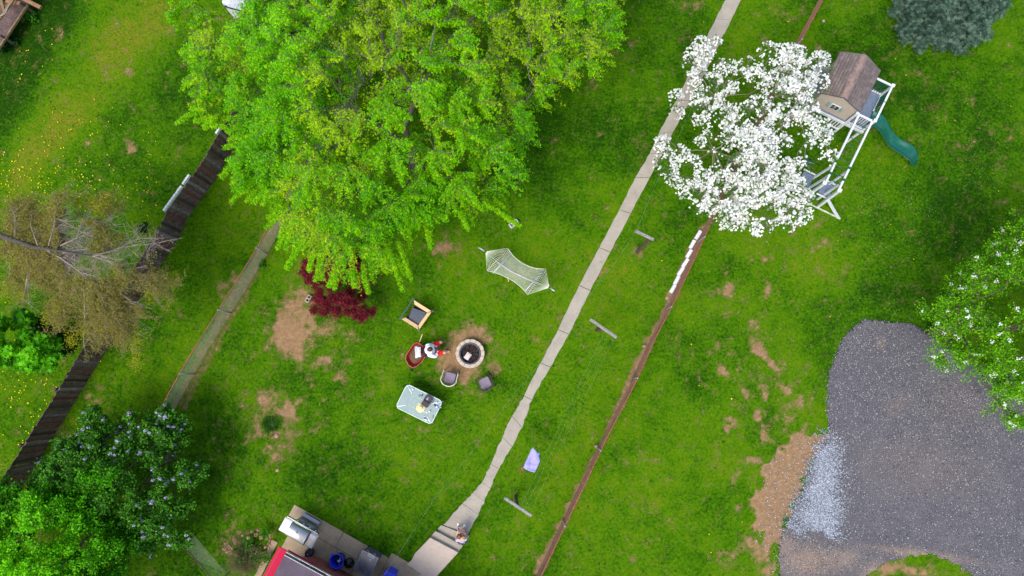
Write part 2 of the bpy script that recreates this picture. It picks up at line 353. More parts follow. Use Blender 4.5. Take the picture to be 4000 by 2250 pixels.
soil = mixc(nt, 0.35, soil, ramp(nt, noise(nt, 60, 3, 0.8, pos), [(0.3, (0.08, 0.05, 0.03)), (0.7, (0.6, 0.42, 0.25))]))
xb0 = math_(nt, 'MULTIPLY', math_(nt, 'SUBTRACT', noise(nt, 5, 5, 0.75, pos, 0.5), 0.5), 1.5)
xb = math_(nt, 'ADD', math_(nt, 'ADD', ab.outputs['Fac'], xb0), math_(nt, 'ADD', math_(nt, 'MULTIPLY', math_(nt, 'SUBTRACT', nf, 0.5), 1.7), math_(nt, 'MULTIPLY', math_(nt, 'SUBTRACT', noise(nt, 70, 3, 0.8, pos), 0.5), 1.1)))
straw = ramp(nt, noise(nt, 33, 4, 0.8, pos), [(0.3, (0.07, 0.085, 0.012)), (0.6, (0.20, 0.15, 0.05))])
col2 = mixc(nt, ramp(nt, xb, [(0.22, (0, 0, 0)), (0.80, (0.8, 0.8, 0.8))]), col, straw)
fac = ramp(nt, xb, [(0.50, (0, 0, 0)), (1.35, (0.92, 0.92, 0.92))])
nt.links.new(mixc(nt, fac, col2, soil), b.inputs['Base Color'])
bump(nt, b, math_(nt, 'ADD', noise(nt, 40, 5, 0.8, pos), noise(nt, 8, 3, 0.6, pos)), 0.9, 0.04)
STEP = 0.085
gx = np.concatenate([[-160, -60, -32], np.arange(-23, 26, STEP), [34, 60, 160]]); gy = np.concatenate([[-160, -60, -18], np.arange(-9.5, 18, STEP), [24, 60, 160]])
X, Y = np.meshgrid(gx, gy); Z = gh(X, Y)
PX, PY = to_px(X, Y, Z)
lump = 0.025 * (fbm(X * 1.2, Y * 1.2, 21) - 0.5) + 0.018 * (fbm(X * 5, Y * 5, 22) - 0.5)
V = np.stack([X, Y, Z + lump], -1).reshape(-1, 3)
nx, ny = len(gx), len(gy)
i = np.arange(nx * ny).reshape(ny, nx)
Fc = np.stack([i[:-1, :-1], i[:-1, 1:], i[1:, 1:], i[1:, :-1]], -1).reshape(-1, 4)
ground = fastmesh("ground", V, Fc, gm, smooth=True); struct(ground)
inside = (X > -24) & (X < 27) & (Y > -10) & (Y < 19)
for nm, arr in (("tone", tone_at(PX, PY)), ("bare", bare_at(PX, PY))):
    arr = np.where(inside, arr, 0.1)
    a = ground.data.attributes.new(nm, 'FLOAT', 'POINT'); a.data.foreach_set('value', arr.ravel().astype(np.float32))

# path centre strip, used both for the slabs and to keep the turf off it
PL = [(2905, -150), (2833, 0), (2795, 75), (2757, 150), (2700, 268), (2642, 393), (2575, 518), (2538, 600), (2481, 694), (2419, 820), (2341, 968), (2262, 1115), (2180, 1288), (2111, 1418), (2047, 1547), (2000, 1625), (1963, 1707), (1917, 1813), (1882, 1885), (1849, 1924), (1807, 1966), (1732, 2050)]
PR = [(2970, -150), (2893, 0), (2856, 78), (2819, 150), (2762, 268), (2695, 393), (2628, 518), (2585, 605), (2538, 694), (2463, 834), (2383, 986), (2306, 1135), (2222, 1306), (2150, 1434), (2078, 1562), (2040, 1670), (2000, 1745), (1950, 1831), (1916, 1906), (1893, 1960), (1870, 2010), (1828, 2088)]
PATHPOLY = PL + PR[::-1]
LANDPOLY = [(1722, 2050), (1828, 2088), (1833, 2100), (1809, 2130), (1790, 2157), (1706, 2250), (1650, 2330), (1500, 2300), (1588, 2203), (1619, 2163), (1680, 2098)]
PATIOPOLY = [(1150, 1970), (1275, 2035), (1350, 2080), (1430, 2128), (1507, 2172), (1522, 2160), (1590, 2203), (1700, 2270), (1700, 2500), (850, 2500), (1010, 2260), (1068, 2112), (1120, 2022)]

# grass blades and the flowers in it
NB = 150000
bx = RNG.uniform(-22.5, 22.5, NB); by = RNG.uniform(-8.6, 16.6, NB); bz = gh(bx, by)
bpx, bpy_ = to_px(bx, by, bz)
ok = (bare_at(bpx, bpy_) + RNG.uniform(0, .35, NB) < 0.62) & (polydist(bpx, bpy_, PATHPOLY) < -1) & ~inpoly(bpx, bpy_, GRAVEL) & ~inpoly(bpx, bpy_, LANDPOLY) & (polydist(bpx, bpy_, PATIOPOLY) < 0)
ok &= (bpx > -60) & (bpx < 4060) & (bpy_ > -60) & (bpy_ < 2310)
P = np.stack([bx, by, bz + 0.0], -1)[ok]; tn = tone_at(bpx[ok], bpy_[ok])
BL = (np.array([(-.08, 0, 0), (.08, 0, 0), (.25, 0.1, 1), (-0.1, .08, 0), (0.05, -.1, 0), (-.4, .1, .85), (0, .1, 0), (.05, -.06, 0), (.1, -.45, .8)], float), np.array([(0, 1, 2), (3, 4, 5), (6, 7, 8)]))
bm_, nt, b = newmat("grass blades"); turf_nodes(nt, b)
gr = scatter("grass", P, BL, (0.035, 0.07), bm_, tilt=0.35)
a = gr.data.attributes.new("tone", 'FLOAT', 'POINT'); a.data.foreach_set('value', np.repeat(tn + RNG.normal(0.15, .35, len(tn)), 9).astype(np.float32))
tag(gr, "short mown green grass growing all over the yards", "grass", kind="stuff")

def sprinkle(n, dens, avoid_path=True):
    x = RNG.uniform(-22, 23, n); y = RNG.uniform(-8.5, 16.5, n); z = gh(x, y); p, q = to_px(x, y, z)
    k = RNG.uniform(0, 1, n) < dens(p, q)
    return np.stack([x, y, z], -1)[k], p[k], q[k]
DAND = [(180, 760, 230, 90, -10, 1.2), (330, 560, 180, 130, 0, .5), (60, 700, 90, 80, 0, 1.4), (120, 1530, 150, 200, 0, 1.1), (60, 1440, 80, 60, 0, 1), (520, 800, 220, 120, 0, .3), (100, 220, 110, 110, 0, .45), (300, 650, 250, 100, 0, .4)]
def wavy(p, q): return 0.25 + 1.6 * np.clip(fbm(p / 45, q / 45, 31) - 0.42, 0, 1) * 3
P, p, q = sprinkle(42000, lambda p, q: (blobs(p, q, DAND) * 0.42 * wavy(p, q) + 0.004 * (p > 2500)) * ((p < 760) | (p > 2500)) * ~inpoly(p, q, GRAVEL) * ~((p > 2500) & (q > 2300)))
P[:, 2] += 0.05
YEL = leafmat("dandelion yellow", [(0, (0.66, 0.48, 0.0)), (1, (0.80, 0.76, 0.01))], 0.1)
dome = (np.array([(0, 0, .3)] + [(math.cos(k * math.pi / 4), math.sin(k * math.pi / 4), 0) for k in range(8)], float), np.array([(0, 1 + k, 1 + (k + 1) % 8) for k in range(8)]))
tag(scatter("dandelion_flowers", P, dome, (0.013, 0.028), YEL, tilt=0.2), "yellow dandelion heads sprinkled through the turf", "dandelions", kind="stuff")
PETALZ = [(3480, 1000, 330, 240, 0, 1.0), (3400, 800, 260, 120, 0, .9), (3750, 800, 220, 300, 0, .8), (3150, 1100, 200, 160, 0, .55), (3600, 1200, 300, 120, 0, .9), (3100, 1500, 200, 200, 0, .3), (2900, 1000, 150, 130, 0, .3), (700, 60, 150, 100, 0, .15), (90, 200, 100, 100, 0, .2), (3100, 1700, 120, 100, 0, .3), (3880, 560, 120, 200, 0, .4)]
P, p, q = sprinkle(90000, lambda p, q: (blobs(p, q, PETALZ) * 0.24 * wavy(p, q) + 0.006) * ~inpoly(p, q, GRAVEL) * (polydist(p, q, PATHPOLY) < 0))
P[:, 2] += 0.055
PET = leafmat("fallen petals", [(0, (0.40, 0.46, 0.34)), (1, (0.74, 0.76, 0.68))], 0.2)
tag(scatter("fallen_petals", P, LEAF_OVAL, (0.012, 0.028), PET, tilt=0.25), "tiny pale petals scattered over the lawn by the gravel", "petals", kind="stuff")

P, p, q = sprinkle(32000, lambda p, q: np.clip(fbm(p / 60, q / 60, 91) * 1.5 - .62, 0, 1) * .7 * (bare_at(p, q) < .5) * ~inpoly(p, q, GRAVEL) * (polydist(p, q, PATHPOLY) < -2) * ~inpoly(p, q, LANDPOLY) * ~inpoly(p, q, PATIOPOLY))
WDM = leafmat("clover and weeds", [(0, (0.014, 0.075, 0.002)), (.5, (0.035, 0.15, 0.003)), (.85, (0.10, 0.27, 0.006)), (1, (0.22, 0.30, 0.02))], .2)
P[:, 2] += .02
tag(scatter("clover_patches", P, SPRAY5, (0.03, 0.075), WDM, tilt=.3), "clover and broad leaved weeds dotted through the lawn", "clover", kind="stuff")

P, p, q = sprinkle(70000, lambda p, q: np.clip(bare_at(p, q) - .35, 0, 1) * .8 * ~inpoly(p, q, GRAVEL) * (polydist(p, q, PATHPOLY) < 0) * ~inpoly(p, q, PATIOPOLY))
P[:, 2] += .03
tag(scatter("soil_litter", P, LEAF_NARROW, (0.015, 0.06), leafmat("dead grass and soil crumbs", [(0, (0.06, 0.035, 0.018)), (.4, (0.20, 0.12, 0.06)), (.75, (0.42, 0.31, 0.17)), (1, (0.10, 0.20, 0.01))], 0, .9), tilt=.3), "dead grass, crumbs and small stones on the worn bare soil", "soil litter", kind="stuff")

# ------------------------------------------------------------------ gravel drive
def sheet(name, poly, step, up, mat, rough_px, seed, attrs=None):
    xs = np.array([U(a, c).x for a, c in poly]); ys = np.array([U(a, c).y for a, c in poly])
    gx = np.arange(xs.min(), min(xs.max(), 26), step); gy = np.arange(max(ys.min(), -11), ys.max(), step)
    X, Y = np.meshgrid(gx, gy); PX, PY = to_px(X, Y, 0)
    d = polydist(PX, PY, poly) + rough_px * (fbm(PX / 14, PY / 14, seed) - 0.5) * 2
    Z = 0.03 + up * sstep(-3, 10, d) + 0.012 * (fbm(X * 3, Y * 3, seed + 1) - .5)
    keep = d > 0
    i = np.arange(X.size).reshape(X.shape)
    kc = keep[:-1, :-1] & keep[:-1, 1:] & keep[1:, 1:] & keep[1:, :-1]
    Fc = np.stack([i[:-1, :-1], i[:-1, 1:], i[1:, 1:], i[1:, :-1]], -1)[kc]
    used = np.unique(Fc); mp = np.zeros(X.size, int); mp[used] = np.arange(len(used))
    V = np.stack([X, Y, Z], -1).reshape(-1, 3)[used]
    o = fastmesh(name, V, mp[Fc], mat, smooth=True)
    if attrs:
        for nm, fn in attrs.items():
            a = o.data.attributes.new(nm, 'FLOAT', 'POINT'); a.data.foreach_set('value', fn(PX, PY).ravel()[used].astype(np.float32))
    return o
dm, nt, b = newmat("dark gravel"); pos = nt.nodes.new("ShaderNodeNewGeometry").outputs['Position']
vor = nt.nodes.new("ShaderNodeTexVoronoi"); vor.inputs['Scale'].default_value = 26; nt.links.new(pos, vor.inputs['Vector'])
cg = ramp(nt, noise(nt, 1.1, 5, 0.6, pos), [(0.3, (0.046, 0.046, 0.060)), (0.5, (0.078, 0.076, 0.088)), (0.7, (0.115, 0.108, 0.115))])
cg = mixc(nt, 0.55, cg, ramp(nt, noise(nt, 30, 3, 0.85, pos), [(0.3, (0.025, 0.025, 0.035)), (0.5, (0.09, 0.09, 0.105)), (0.74, (0.30, 0.28, 0.28))]))
a1 = nt.nodes.new("ShaderNodeAttribute"); a1.attribute_name = "brown"
cg = mixc(nt, math_(nt, 'MULTIPLY', a1.outputs['Fac'], noise(nt, 7, 5, 0.7, pos)), cg, (0.42, 0.28, 0.17))
nt.links.new(cg, b.inputs['Base Color']); b.inputs['Roughness'].default_value = 0.9; bump(nt, b, vor.outputs['Distance'], 0.6, 0.02)
def brown(p, q):
    return np.clip(blobs(p, q, [(3150, 2190, 110, 60, 0, .9), (3500, 1590, 30, 50, 30, .25), (3440, 1340, 16, 20, 0, .5), (3600, 1830, 260, 110, 10, .16), (3750, 1560, 120, 90, 0, .15), (3600, 2165, 170, 16, 8, .9), (3400, 2230, 50, 26, -40, .9), (3300, 2180, 60, 40, 0, .5), (3060, 2120, 40, 40, 0, .6)]), 0, 1.4)
drive = sheet("gravel_drive", GRAVEL, 0.07, 0.035, dm, 9, 41, {"brown": brown}); struct(drive)
STONEM = leafmat("pale crushed stone", [(0, (0.10, 0.115, 0.14)), (0.5, (0.29, 0.33, 0.39)), (1, (0.58, 0.62, 0.70))], 0.0, 0.8)
def rockt(seed):
    r = np.random.default_rng(seed)
    v = [(0, 0, .6)] + [(math.cos(k * 1.2566) * r.uniform(.7, 1.1), math.sin(k * 1.2566) * r.uniform(.7, 1.1), r.uniform(0, .35)) for k in range(5)]
    return np.array(v, float), np.array([(0, 1 + k, 1 + (k + 1) % 5) for k in range(5)])
def pts_in(n, poly, up, soft=0):
    xs = [U(*p).x for p in poly]; ys = [U(*p).y for p in poly]
    x = RNG.uniform(min(xs) - .9, min(max(xs) + .9, 21), n); y = RNG.uniform(max(min(ys), -9) - .3, max(ys) + .3, n); p, q = to_px(x, y, up)
    k = polydist(p, q, poly) + RNG.normal(0, soft, n) > 0
    return np.stack([x, y, np.full(k.size, up)], -1)[k]
P = np.concatenate([pts_in(100000, STONES, 0.062, 22), pts_in(9000, STONES, 0.06, 60)])
pp, qq = to_px(P[:, 0], P[:, 1], 0); P = P[RNG.uniform(.15, .85, len(P)) < 1.1 * fbm(pp / 40, qq / 40, 77) - sstep(1960, 2130, qq) * .35 + sstep(0, 60, polydist(pp, qq, STONES)) * .4]
P[:, 2] += RNG.uniform(0, .03, len(P))
ex_ = [(3010, 1790), (3130, 1700), (3232, 1690), (3300, 2130), (3200, 2260), (3020, 2260), (2960, 2060)]; P = np.concatenate([P, pts_in(2600, ex_, 0.05, 10)])
tag(scatter("crushed_stone", P, rockt(1), (0.010, 0.024), STONEM, tilt=0.5), "heap of pale blue-grey crushed stone along the drive edge", "gravel", kind="stuff")
P = pts_in(150000, GRAVEL, 0.070, 5)
pp, qq = to_px(P[:, 0], P[:, 1], 0)
k = RNG.uniform(0, 1, len(P)) < 0.42 + 0.5 * np.clip(blobs(pp, qq, [(3400, 1400, 250, 150, 0, 1), (3700, 1600, 220, 160, 0, .8), (3240, 1700, 60, 400, 0, .5), (3150, 2150, 130, 100, 0, .8)]) * wavy(pp, qq), 0, 1)
P = P[k]
FLK = leafmat("pale flecks", [(0, (0.025, 0.025, 0.035)), (0.3, (0.10, 0.10, 0.12)), (0.6, (0.24, 0.23, 0.24)), (1, (0.50, 0.49, 0.45))], 0.0, 0.8)
tag(scatter("loose_chippings", P, LEAF_OVAL, (0.016, 0.050), FLK, tilt=0.3, tint=RNG.uniform(0, 1, len(P)) ** 1.6), "loose pale chippings and petals lying on the dark gravel", "gravel", kind="stuff")

# ------------------------------------------------------------------ concrete: path, patio, steps
def concrete(name, c, c2):
    m, nt, b = newmat(name); pos = nt.nodes.new("ShaderNodeNewGeometry").outputs['Position']
    n = noise(nt, 1.6, 7, 0.65, pos, .3)
    col = ramp(nt, n, [(0.32, c2), (0.62, c)])
    col = mixc(nt, 0.38, col, ramp(nt, noise(nt, 40, 4, 0.85, pos), [(0.3, tuple(k * .45 for k in c)), (0.7, tuple(min(1, k * 1.35) for k in c))]))
    st = ramp(nt, noise(nt, 4.5, 6, 0.75, pos, .8), [(0.56, (0, 0, 0)), (0.74, (1, 1, 1))])
    col = mixc(nt, math_(nt, 'MULTIPLY', st, 0.55), col, tuple(k * .5 for k in c2))
    nt.links.new(col, b.inputs['Base Color']); b.inputs['Roughness'].default_value = 0.9
    bump(nt, b, noise(nt, 60, 5, 0.8, pos), 0.4, 0.01); return m
CONC = concrete("worn path concrete", (0.39, 0.35, 0.285), (0.27, 0.245, 0.20))
CONC2 = concrete("patio concrete", (0.44, 0.335, 0.215), (0.24, 0.175, 0.11))
CONC3 = concrete("landing concrete", (0.56, 0.46, 0.37), (0.44, 0.35, 0.29))
def interp(poly, t):
    t = max(0, min(len(poly) - 1 - 1e-6, t)); i = int(t); f = t - i
    return (poly[i][0] * (1 - f) + poly[i + 1][0] * f, poly[i][1] * (1 - f) + poly[i + 1][1] * f)
pm = MB(); N = len(PL); rr = random.Random(3)
for k in range(N - 1):
    sub = 7; L = []; R = []
    for j in range(sub + 1):
        t = k + 0.007 + (0.986) * j / sub
        l = G(*interp(PL, t)); r = G(*interp(PR, t)); e = 0.022
        if 0 < j < sub:
            wd = 0.03 if k > 12 else 0.022
            l.x += rr.uniform(-wd, wd); r.x += rr.uniform(-wd, wd) - (0.02 if k > 12 else 0)
        L.append(l); R.append(r)
    dz = 0.035 + rr.uniform(-.006, .01)
    vs = [(p.x, p.y, p.z + dz) for p in L] + [(p.x, p.y, p.z + dz) for p in R] + [(p.x, p.y, p.z - .1) for p in L] + [(p.x, p.y, p.z - .1) for p in R]
    n = sub + 1; fs = []
    for j in range(sub):
        fs += [(j, j + 1, n + j + 1, n + j), (j, 2 * n + j, 2 * n + j + 1, j + 1), (n + j, n + j + 1, 3 * n + j + 1, 3 * n + j)]
    fs += [(0, n, 3 * n, 2 * n), (sub, 2 * n + sub, 3 * n + sub, n + sub)]
    pm.add(vs, fs)
struct(pm.build("path", CONC))
# landing and its two treads
def q(pts, z0, z1, name, mat, parent=None):
    m = MB(); m.prism([(U(a, c, z1).x, U(a, c, z1).y) for a, c in pts], z0, z1); return m.build(name, mat, parent, bevel=0.012)
Z1, Z2, Z3 = 0.20, 0.345, 0.49
stp = thing("concrete_steps", G(1760, 2110), "worn concrete steps rising from the path to the pale landing", "steps")
q([(1724, 2051), (1834, 2094), (1812, 2128), (1702, 2073)], -0.1, Z1, "step", CONC, stp)
q([(1701, 2074), (1809, 2131), (1790, 2156), (1680, 2099)], -0.1, Z2, "step", CONC, stp)
q([(1680, 2100), (1790, 2158), (1706, 2251), (1640, 2330), (1570, 2290), (1646, 2243), (1588, 2204), (1607, 2190), (1620, 2163)], -0.1, Z3, "landing", CONC3, stp)
ZP = 0.465
def PU(px, py, z=ZP): return U(px, py, z)
A0 = PU(1150, 1970); A1 = PU(1507, 2172)
ex = (A1 - A0).normalized(); ey = Vector((ex.y, -ex.x, 0))      # ey: towards the house
pt = MB(); rr = random.Random(5)
def slab(u0, u1, v0, v1, z=0.0):
    g = 0.007; pts = []
    for (a_, b_) in ((u0 + g, v0 + g), (u1 - g, v0 + g), (u1 - g, v1 - g), (u0 + g, v1 - g)):
        p = A0 + ex * (a_ + rr.uniform(-.008, .008)) + ey * (b_ + rr.uniform(-.01, .01)); pts.append((p.x, p.y))
    pt.prism(pts, 0.05, ZP + z)
us = [0, 1.22, 2.12, 3.05, 4.05]
for k in range(4):
    slab(us[k], us[k + 1], 0, 0.62, rr.uniform(-.01, .01))
for k, (a_, b_) in enumerate(((0.35, 1.3), (1.3, 2.25), (2.25, 3.1), (3.1, 4.05))): slab(a_, b_, 0.62, 1.6, rr.uniform(-.012, .008))
for k in range(6): slab(4.05 + k * .92, 4.97 + k * .92, -0.2 if k == 0 else -.1, 0.75, rr.uniform(-.008, .008))
for k in range(6): slab(4.05 + k * .92, 4.97 + k * .92, 0.75, 1.7, rr.uniform(-.008, .008))
struct(pt.build("patio", CONC2))
em = MB(); a = PU(1075, 2113); d_ = (PU(1008, 2250) - a).normalized(); em.bar(a + Vector((0, 0, -.15)), a + d_ * 4 + Vector((0, 0, -.15)), 0.22, 0.36)
struct(em.build("patio_kerb", CONC2))

# ------------------------------------------------------------------ fences
def polyline(pts, step):
    out = [pts[0]]; tan = []
    seg = [(pts[i], pts[i + 1]) for i in range(len(pts) - 1)]
    L = sum((b - a).length for a, b in seg); n = max(1, int(round(L / step))); res = []
    for k in range(n + 1):
        s = L * k / n
        for a, b in seg:
            l = (b - a).length
            if s <= l + 1e-6: res.append(a + (b - a) * (s / l)); break
            s -= l
        else: res.append(pts[-1])
    return res
RUST = M("rusty rail", (0.26, 0.075, 0.04), 0.8, 0.1, var=0.35, scale=9, dirt=(0.30, 0.20, 0.15))
WIREG = M("chain link wire", (0.42, 0.38, 0.36), 0.6, 0.0)
WIRER = M("rusty chain link wire", (0.20, 0.10, 0.07), 0.8, 0.2)
def chainlink(tops, h, name, label, railm, wirem, post_every=2.6, wr=0.0026, pitch=0.085):
    base = [Vector((p.x, p.y, gz(p))) for p in tops]
    t = thing(name, base[0], label, "fence")
    m = MB(); tp = polyline([b + Vector((0, 0, h)) for b in base], 0.8)
    m.tube([p + Vector((0, 0, random.uniform(-.01, .01))) for p in tp], 0.024, 8); m.build("rail", railm, t, True)
    for p in polyline(base, post_every):
        m = MB(); m.tube([p + Vector((0, 0, -.1)), p + Vector((0, 0, h + .04))], 0.03, 8)
        m.lathe(p + Vector((0, 0, h + .03)), [(0.034, 0), (0.03, 0.03), (0.0, 0.045)], 8); m.build("post", GALV, t, True)
    pl = polyline(base, pitch); n = len(pl); k = int(round(h / pitch)); m = MB()
    for i in range(n):
        for sg in (1, -1):
            j = i + sg * k; a = pl[i] + Vector((0, 0, 0.03))
            if 0 <= j < n: b_ = pl[j] + Vector((0, 0, h - .02))
            else:
                jj = 0 if j < 0 else n - 1
                b_ = pl[jj] + Vector((0, 0, 0.03 + (h - .05) * abs(jj - i) / k))
            if (a - b_).length > 0.05: m.tube([a, b_], wr, 3, cap=False)
    m.build("wire_mesh", wirem, t); return t
lf = [U(px, py, 1.2) for px, py in [(1400, 260), (1260, 505), (1124, 750), (1093, 802), (999, 972), (901, 1133), (750, 1371), (634, 1585), (560, 1720)]]
chainlink(lf, 1.15, "chain_link_fence", "chain link fence with rusty rail running from the big maple down to the lilac", RUST, WIREG)
rf = [U(px, py, 1.25) for px, py in [(3262, -90), (3212, 5), (3119, 181), (2960, 505), (2789, 848), (2647, 1154), (2564, 1314), (2481, 1500), (2383, 1686), (2241, 1984), (2114, 2250), (2066, 2360)]]
chainlink(rf, 1.2, "chain_link_fence", "long rusty red chain link fence running under the white dogwood to the bottom edge", RUST, WIRER, 3.1, 0.004)
bf = [U(px, py, 1.25 + .3) for px, py in [(690, 2125), (800, 2236), (840, 2275)]]
chainlink(bf, 1.1, "chain_link_fence", "short grey chain link fence between the lilac and the dry hydrangea", DARKWOOD, WIREG, 1.4)

PLANK = M("dark stained fence planks", (0.115, 0.066, 0.052), 0.85, var=0.5, scale=3.5, bmp=0.4, dirt=(0.20, 0.17, 0.16))
wf = [U(px, py, 1.6) for px, py in [(-60, 1970), (10, 1857), (124, 1676), (230, 1505), (305, 1379), (460, 1135), (618, 890), (647, 822), (776, 642), (862, 497), (945, 375), (1010, 300), (1090, 190), (1180, 30), (1230, -80)]]
wfb = [Vector((p.x, p.y, 0)) for p in wf]
t = thing("plank_fence", wfb[0], "tall dark brown plank fence running up the left side under the bare tree", "fence")
m = MB(); rr = random.Random(9); pl = polyline(wfb, 0.125)
for k in range(len(pl) - 1):
    a, b_ = pl[k], pl[k + 1]; d = (b_ - a).normalized(); nrm = Vector((d.y, -d.x, 0)) * (0.012 * (1 if k % 2 else -1) + rr.uniform(-.006, .006))
    hh = 1.5 + rr.uniform(-.035, .03); c = (a + b_) / 2 + nrm
    m.bar(c + Vector((0, 0, -.05)), c + Vector((rr.uniform(-.006, .006), rr.uniform(-.006, .006), hh)), 0.127 + rr.uniform(-.006, .003), 0.02, upv=nrm)
m.mi = [(0, 1, 0, 2, 0, 3)[(i // 6 * 7 + i // 18) % 6] for i in range(len(m.f))]
m.build("planks", [PLANK, M("greyed fence plank", (0.19, 0.155, 0.145), .9, var=.5, scale=5), M("reddish fence plank", (0.15, 0.055, 0.042), .9, var=.4, scale=5), M("blackened fence plank", (0.055, 0.036, 0.03), .9, var=.4, scale=5)], t)
for z in (0.35, 1.25):
    m = MB()
    for k in range(len(wfb) - 1):
        d = (wfb[k + 1] - wfb[k]).normalized(); o_ = Vector((-d.y, d.x, 0)) * 0.05
        m.bar(wfb[k] + o_ + Vector((0, 0, z)), wfb[k + 1] + o_ + Vector((0, 0, z)), 0.04, 0.09)
    m.build("rail", PLANK, t)
for p in polyline(wfb, 2.4):
    m = MB(); m.box(p + Vector((-.08, .04, .75)), (.09, .09, 1.62), Matrix.Rotation(.9, 3, 'Z')); m.build("post", PLANK, t, bevel=.006)
for a_, b_ in (((742, 684), (716, 722)), ((712, 728), (641, 826)), ((868, 492), (846, 524))):
    m = MB(); a_, b_ = U(*a_, 1.6), U(*b_, 1.6); off = Vector((-.02, .012, 0))
    n = 9
    for k in range(n):
        p = a_ + (b_ - a_) * (k / n) + off; p2 = a_ + (b_ - a_) * ((k + .93) / n) + off
        m.bar(p + Vector((0, 0, -.02 + .012 * (k % 2))), p2 + Vector((0, 0, -.02 + .012 * (k % 2))), .07, .14)
    o = m.build("white_board", WHITE, t, bevel=.004); o["label"] = "white board along the fence top"

# ------------------------------------------------------------------ trees
def tree(name, base, fork_z, blobs_, label, cat, barkm, r0, seed=1, group=None, bend=0.35, tips=None, minr=0.008, out=0.8):
    """blobs_: list of (Vector centre, radius). limbs grow through the blobs; returns thing, list of twigs"""
    rr = random.Random(seed); t = thing(name, base, label, cat, group)
    fork = base + Vector((0, 0, fork_z)); nodes = [(fork, -1, 0.0)]
    order = sorted(range(len(blobs_)), key=lambda i: (blobs_[i][0] - fork).length)
    par = {}; bi = []
    for i in order:
        c = blobs_[i][0]; best = None
        for j, (p, pj, pl_) in enumerate(nodes):
            d = (c - p).length; dirc = (c - p)
            cost = d + 0.55 * pl_ * (0.9)
            if dirc.z < -0.3 * d and j != 0: cost += 0.5 * d
            if best is None or cost < best[0]: best = (cost, j)
        j = best[1]; nodes.append((c, j, nodes[j][2] + (c - nodes[j][0]).length)); bi.append(i)
    cnt = [0] * len(nodes)
    for k in range(len(nodes) - 1, 0, -1):
        cnt[k] += 1; cnt[nodes[k][1]] += cnt[k]
    total = max(1, cnt[0])
    rad = lambda c: max(minr, r0 * 0.62 * (c / total) ** 0.55)
    m = MB()
    tp = [base + Vector((0, 0, -.15)), base + Vector((rr.uniform(-.05, .05), rr.uniform(-.05, .05), fork_z * .5)), fork]
    m.tube(tp, [r0 * 1.25, r0, r0 * .85], 10)
    for k in range(1, len(nodes)):
        c, j, _ = nodes[k]; a = nodes[j][0]; L = (c - a).length
        mid = (a + c) / 2 + Vector((rr.uniform(-1, 1), rr.uniform(-1, 1), rr.uniform(0.0, 1) * bend)) * L * 0.13
        q1 = a * .56 + c * .06 + mid * .38; q2 = a * .06 + c * .56 + mid * .38
        ra = min(rad(cnt[j]) if j else r0 * .8, rad(cnt[k]) * 1.35); rb = rad(cnt[k])
        m.tube([a, q1, mid, q2, c], [ra, ra * .75 + rb * .25, (ra + rb) / 2, ra * .25 + rb * .75, rb * .9], 6 if rb > .03 else 4, cap=False)
    twigs = []
    for k in range(1, len(nodes)):
        c, j, _ = nodes[k]; r = blobs_[bi[k - 1]][1]; prev = nodes[j][0]
        o = (c - fork); oh = Vector((o.x, o.y, 0)); oh = oh.normalized() if oh.length > .1 else Vector((0, 0, 0))
        for q_ in range(tips or 8):
            a_ = rr.uniform(0, 6.283); u = rr.uniform(-.35, 1)
            d = Vector((math.cos(a_), math.sin(a_), u)).normalized() + oh * out
            e = c + d.normalized() * r * rr.uniform(.65, 1.15)
            twigs.append((c, e, oh))
            md = (c + e) / 2 + Vector((rr.uniform(-.1, .1), rr.uniform(-.1, .1), .08)) * r
            m.tube([c, md, e], [minr * .9, minr * .65, minr * .35], 3, cap=False)
    m.build("trunk", barkm, t, True)
    return t, twigs
def along(twigs, n, jit, rng, droop=0.0, t0=0.15):
    A = np.array([tuple(a) for a, e, o in twigs]); E = np.array([tuple(e) for a, e, o in twigs])
    k = rng.integers(0, len(twigs), n); s = rng.uniform(t0, 1.12, n)[:, None]
    P = A[k] * (1 - s) + E[k] * s + rng.normal(0, jit, (n, 3)); P[:, 2] -= droop * s[:, 0] ** 2
    D = E[k] - A[k]; D /= np.linalg.norm(D, axis=1, keepdims=True) + 1e-9; return P, D, k
def outline_tree_blobs(poly, zplane, ztop, n, rmin, rmax, seed, zedge=None, power=2.0, under=0.25, inset=0.75):
    """fill an outline drawn in plan (seen at height zplane) with foliage clumps under a dome"""
    rng = random.Random(seed); W_ = [U(a, b_, zplane) for a, b_ in poly]; W2 = [(p.x, p.y) for p in W_]
    cx = sum(p[0] for p in W2) / len(W2); cy = sum(p[1] for p in W2) / len(W2)
    xs = [p[0] for p in W2]; ys = [p[1] for p in W2]; out = []; tries = 0
    mx = 0
    gridd = lambda x, y: float(polydist(np.array([x]), np.array([y]), W2)[0])
    mx = max(gridd(cx + dx, cy + dy) for dx in (-1, 0, 1) for dy in (-1, 0, 1))
    zedge = zplane if zedge is None else zedge
    while len(out) < n and tries < n * 60:
        tries += 1; x, y = rng.uniform(min(xs), max(xs)), rng.uniform(min(ys), max(ys)); d = gridd(x, y); r = rng.uniform(rmin, rmax)
        if d < r * inset: continue
        f = min(1, d / mx); z = zedge + (ztop - zedge) * (1 - (1 - f) ** power) - rng.uniform(0, under) * (ztop - zedge)
        c = Vector((x, y, z))
        if any((c - o).length < (r + ro) * 0.40 for o, ro in out): continue
        out.append((c, r))
    return out, Vector((cx, cy, 0))

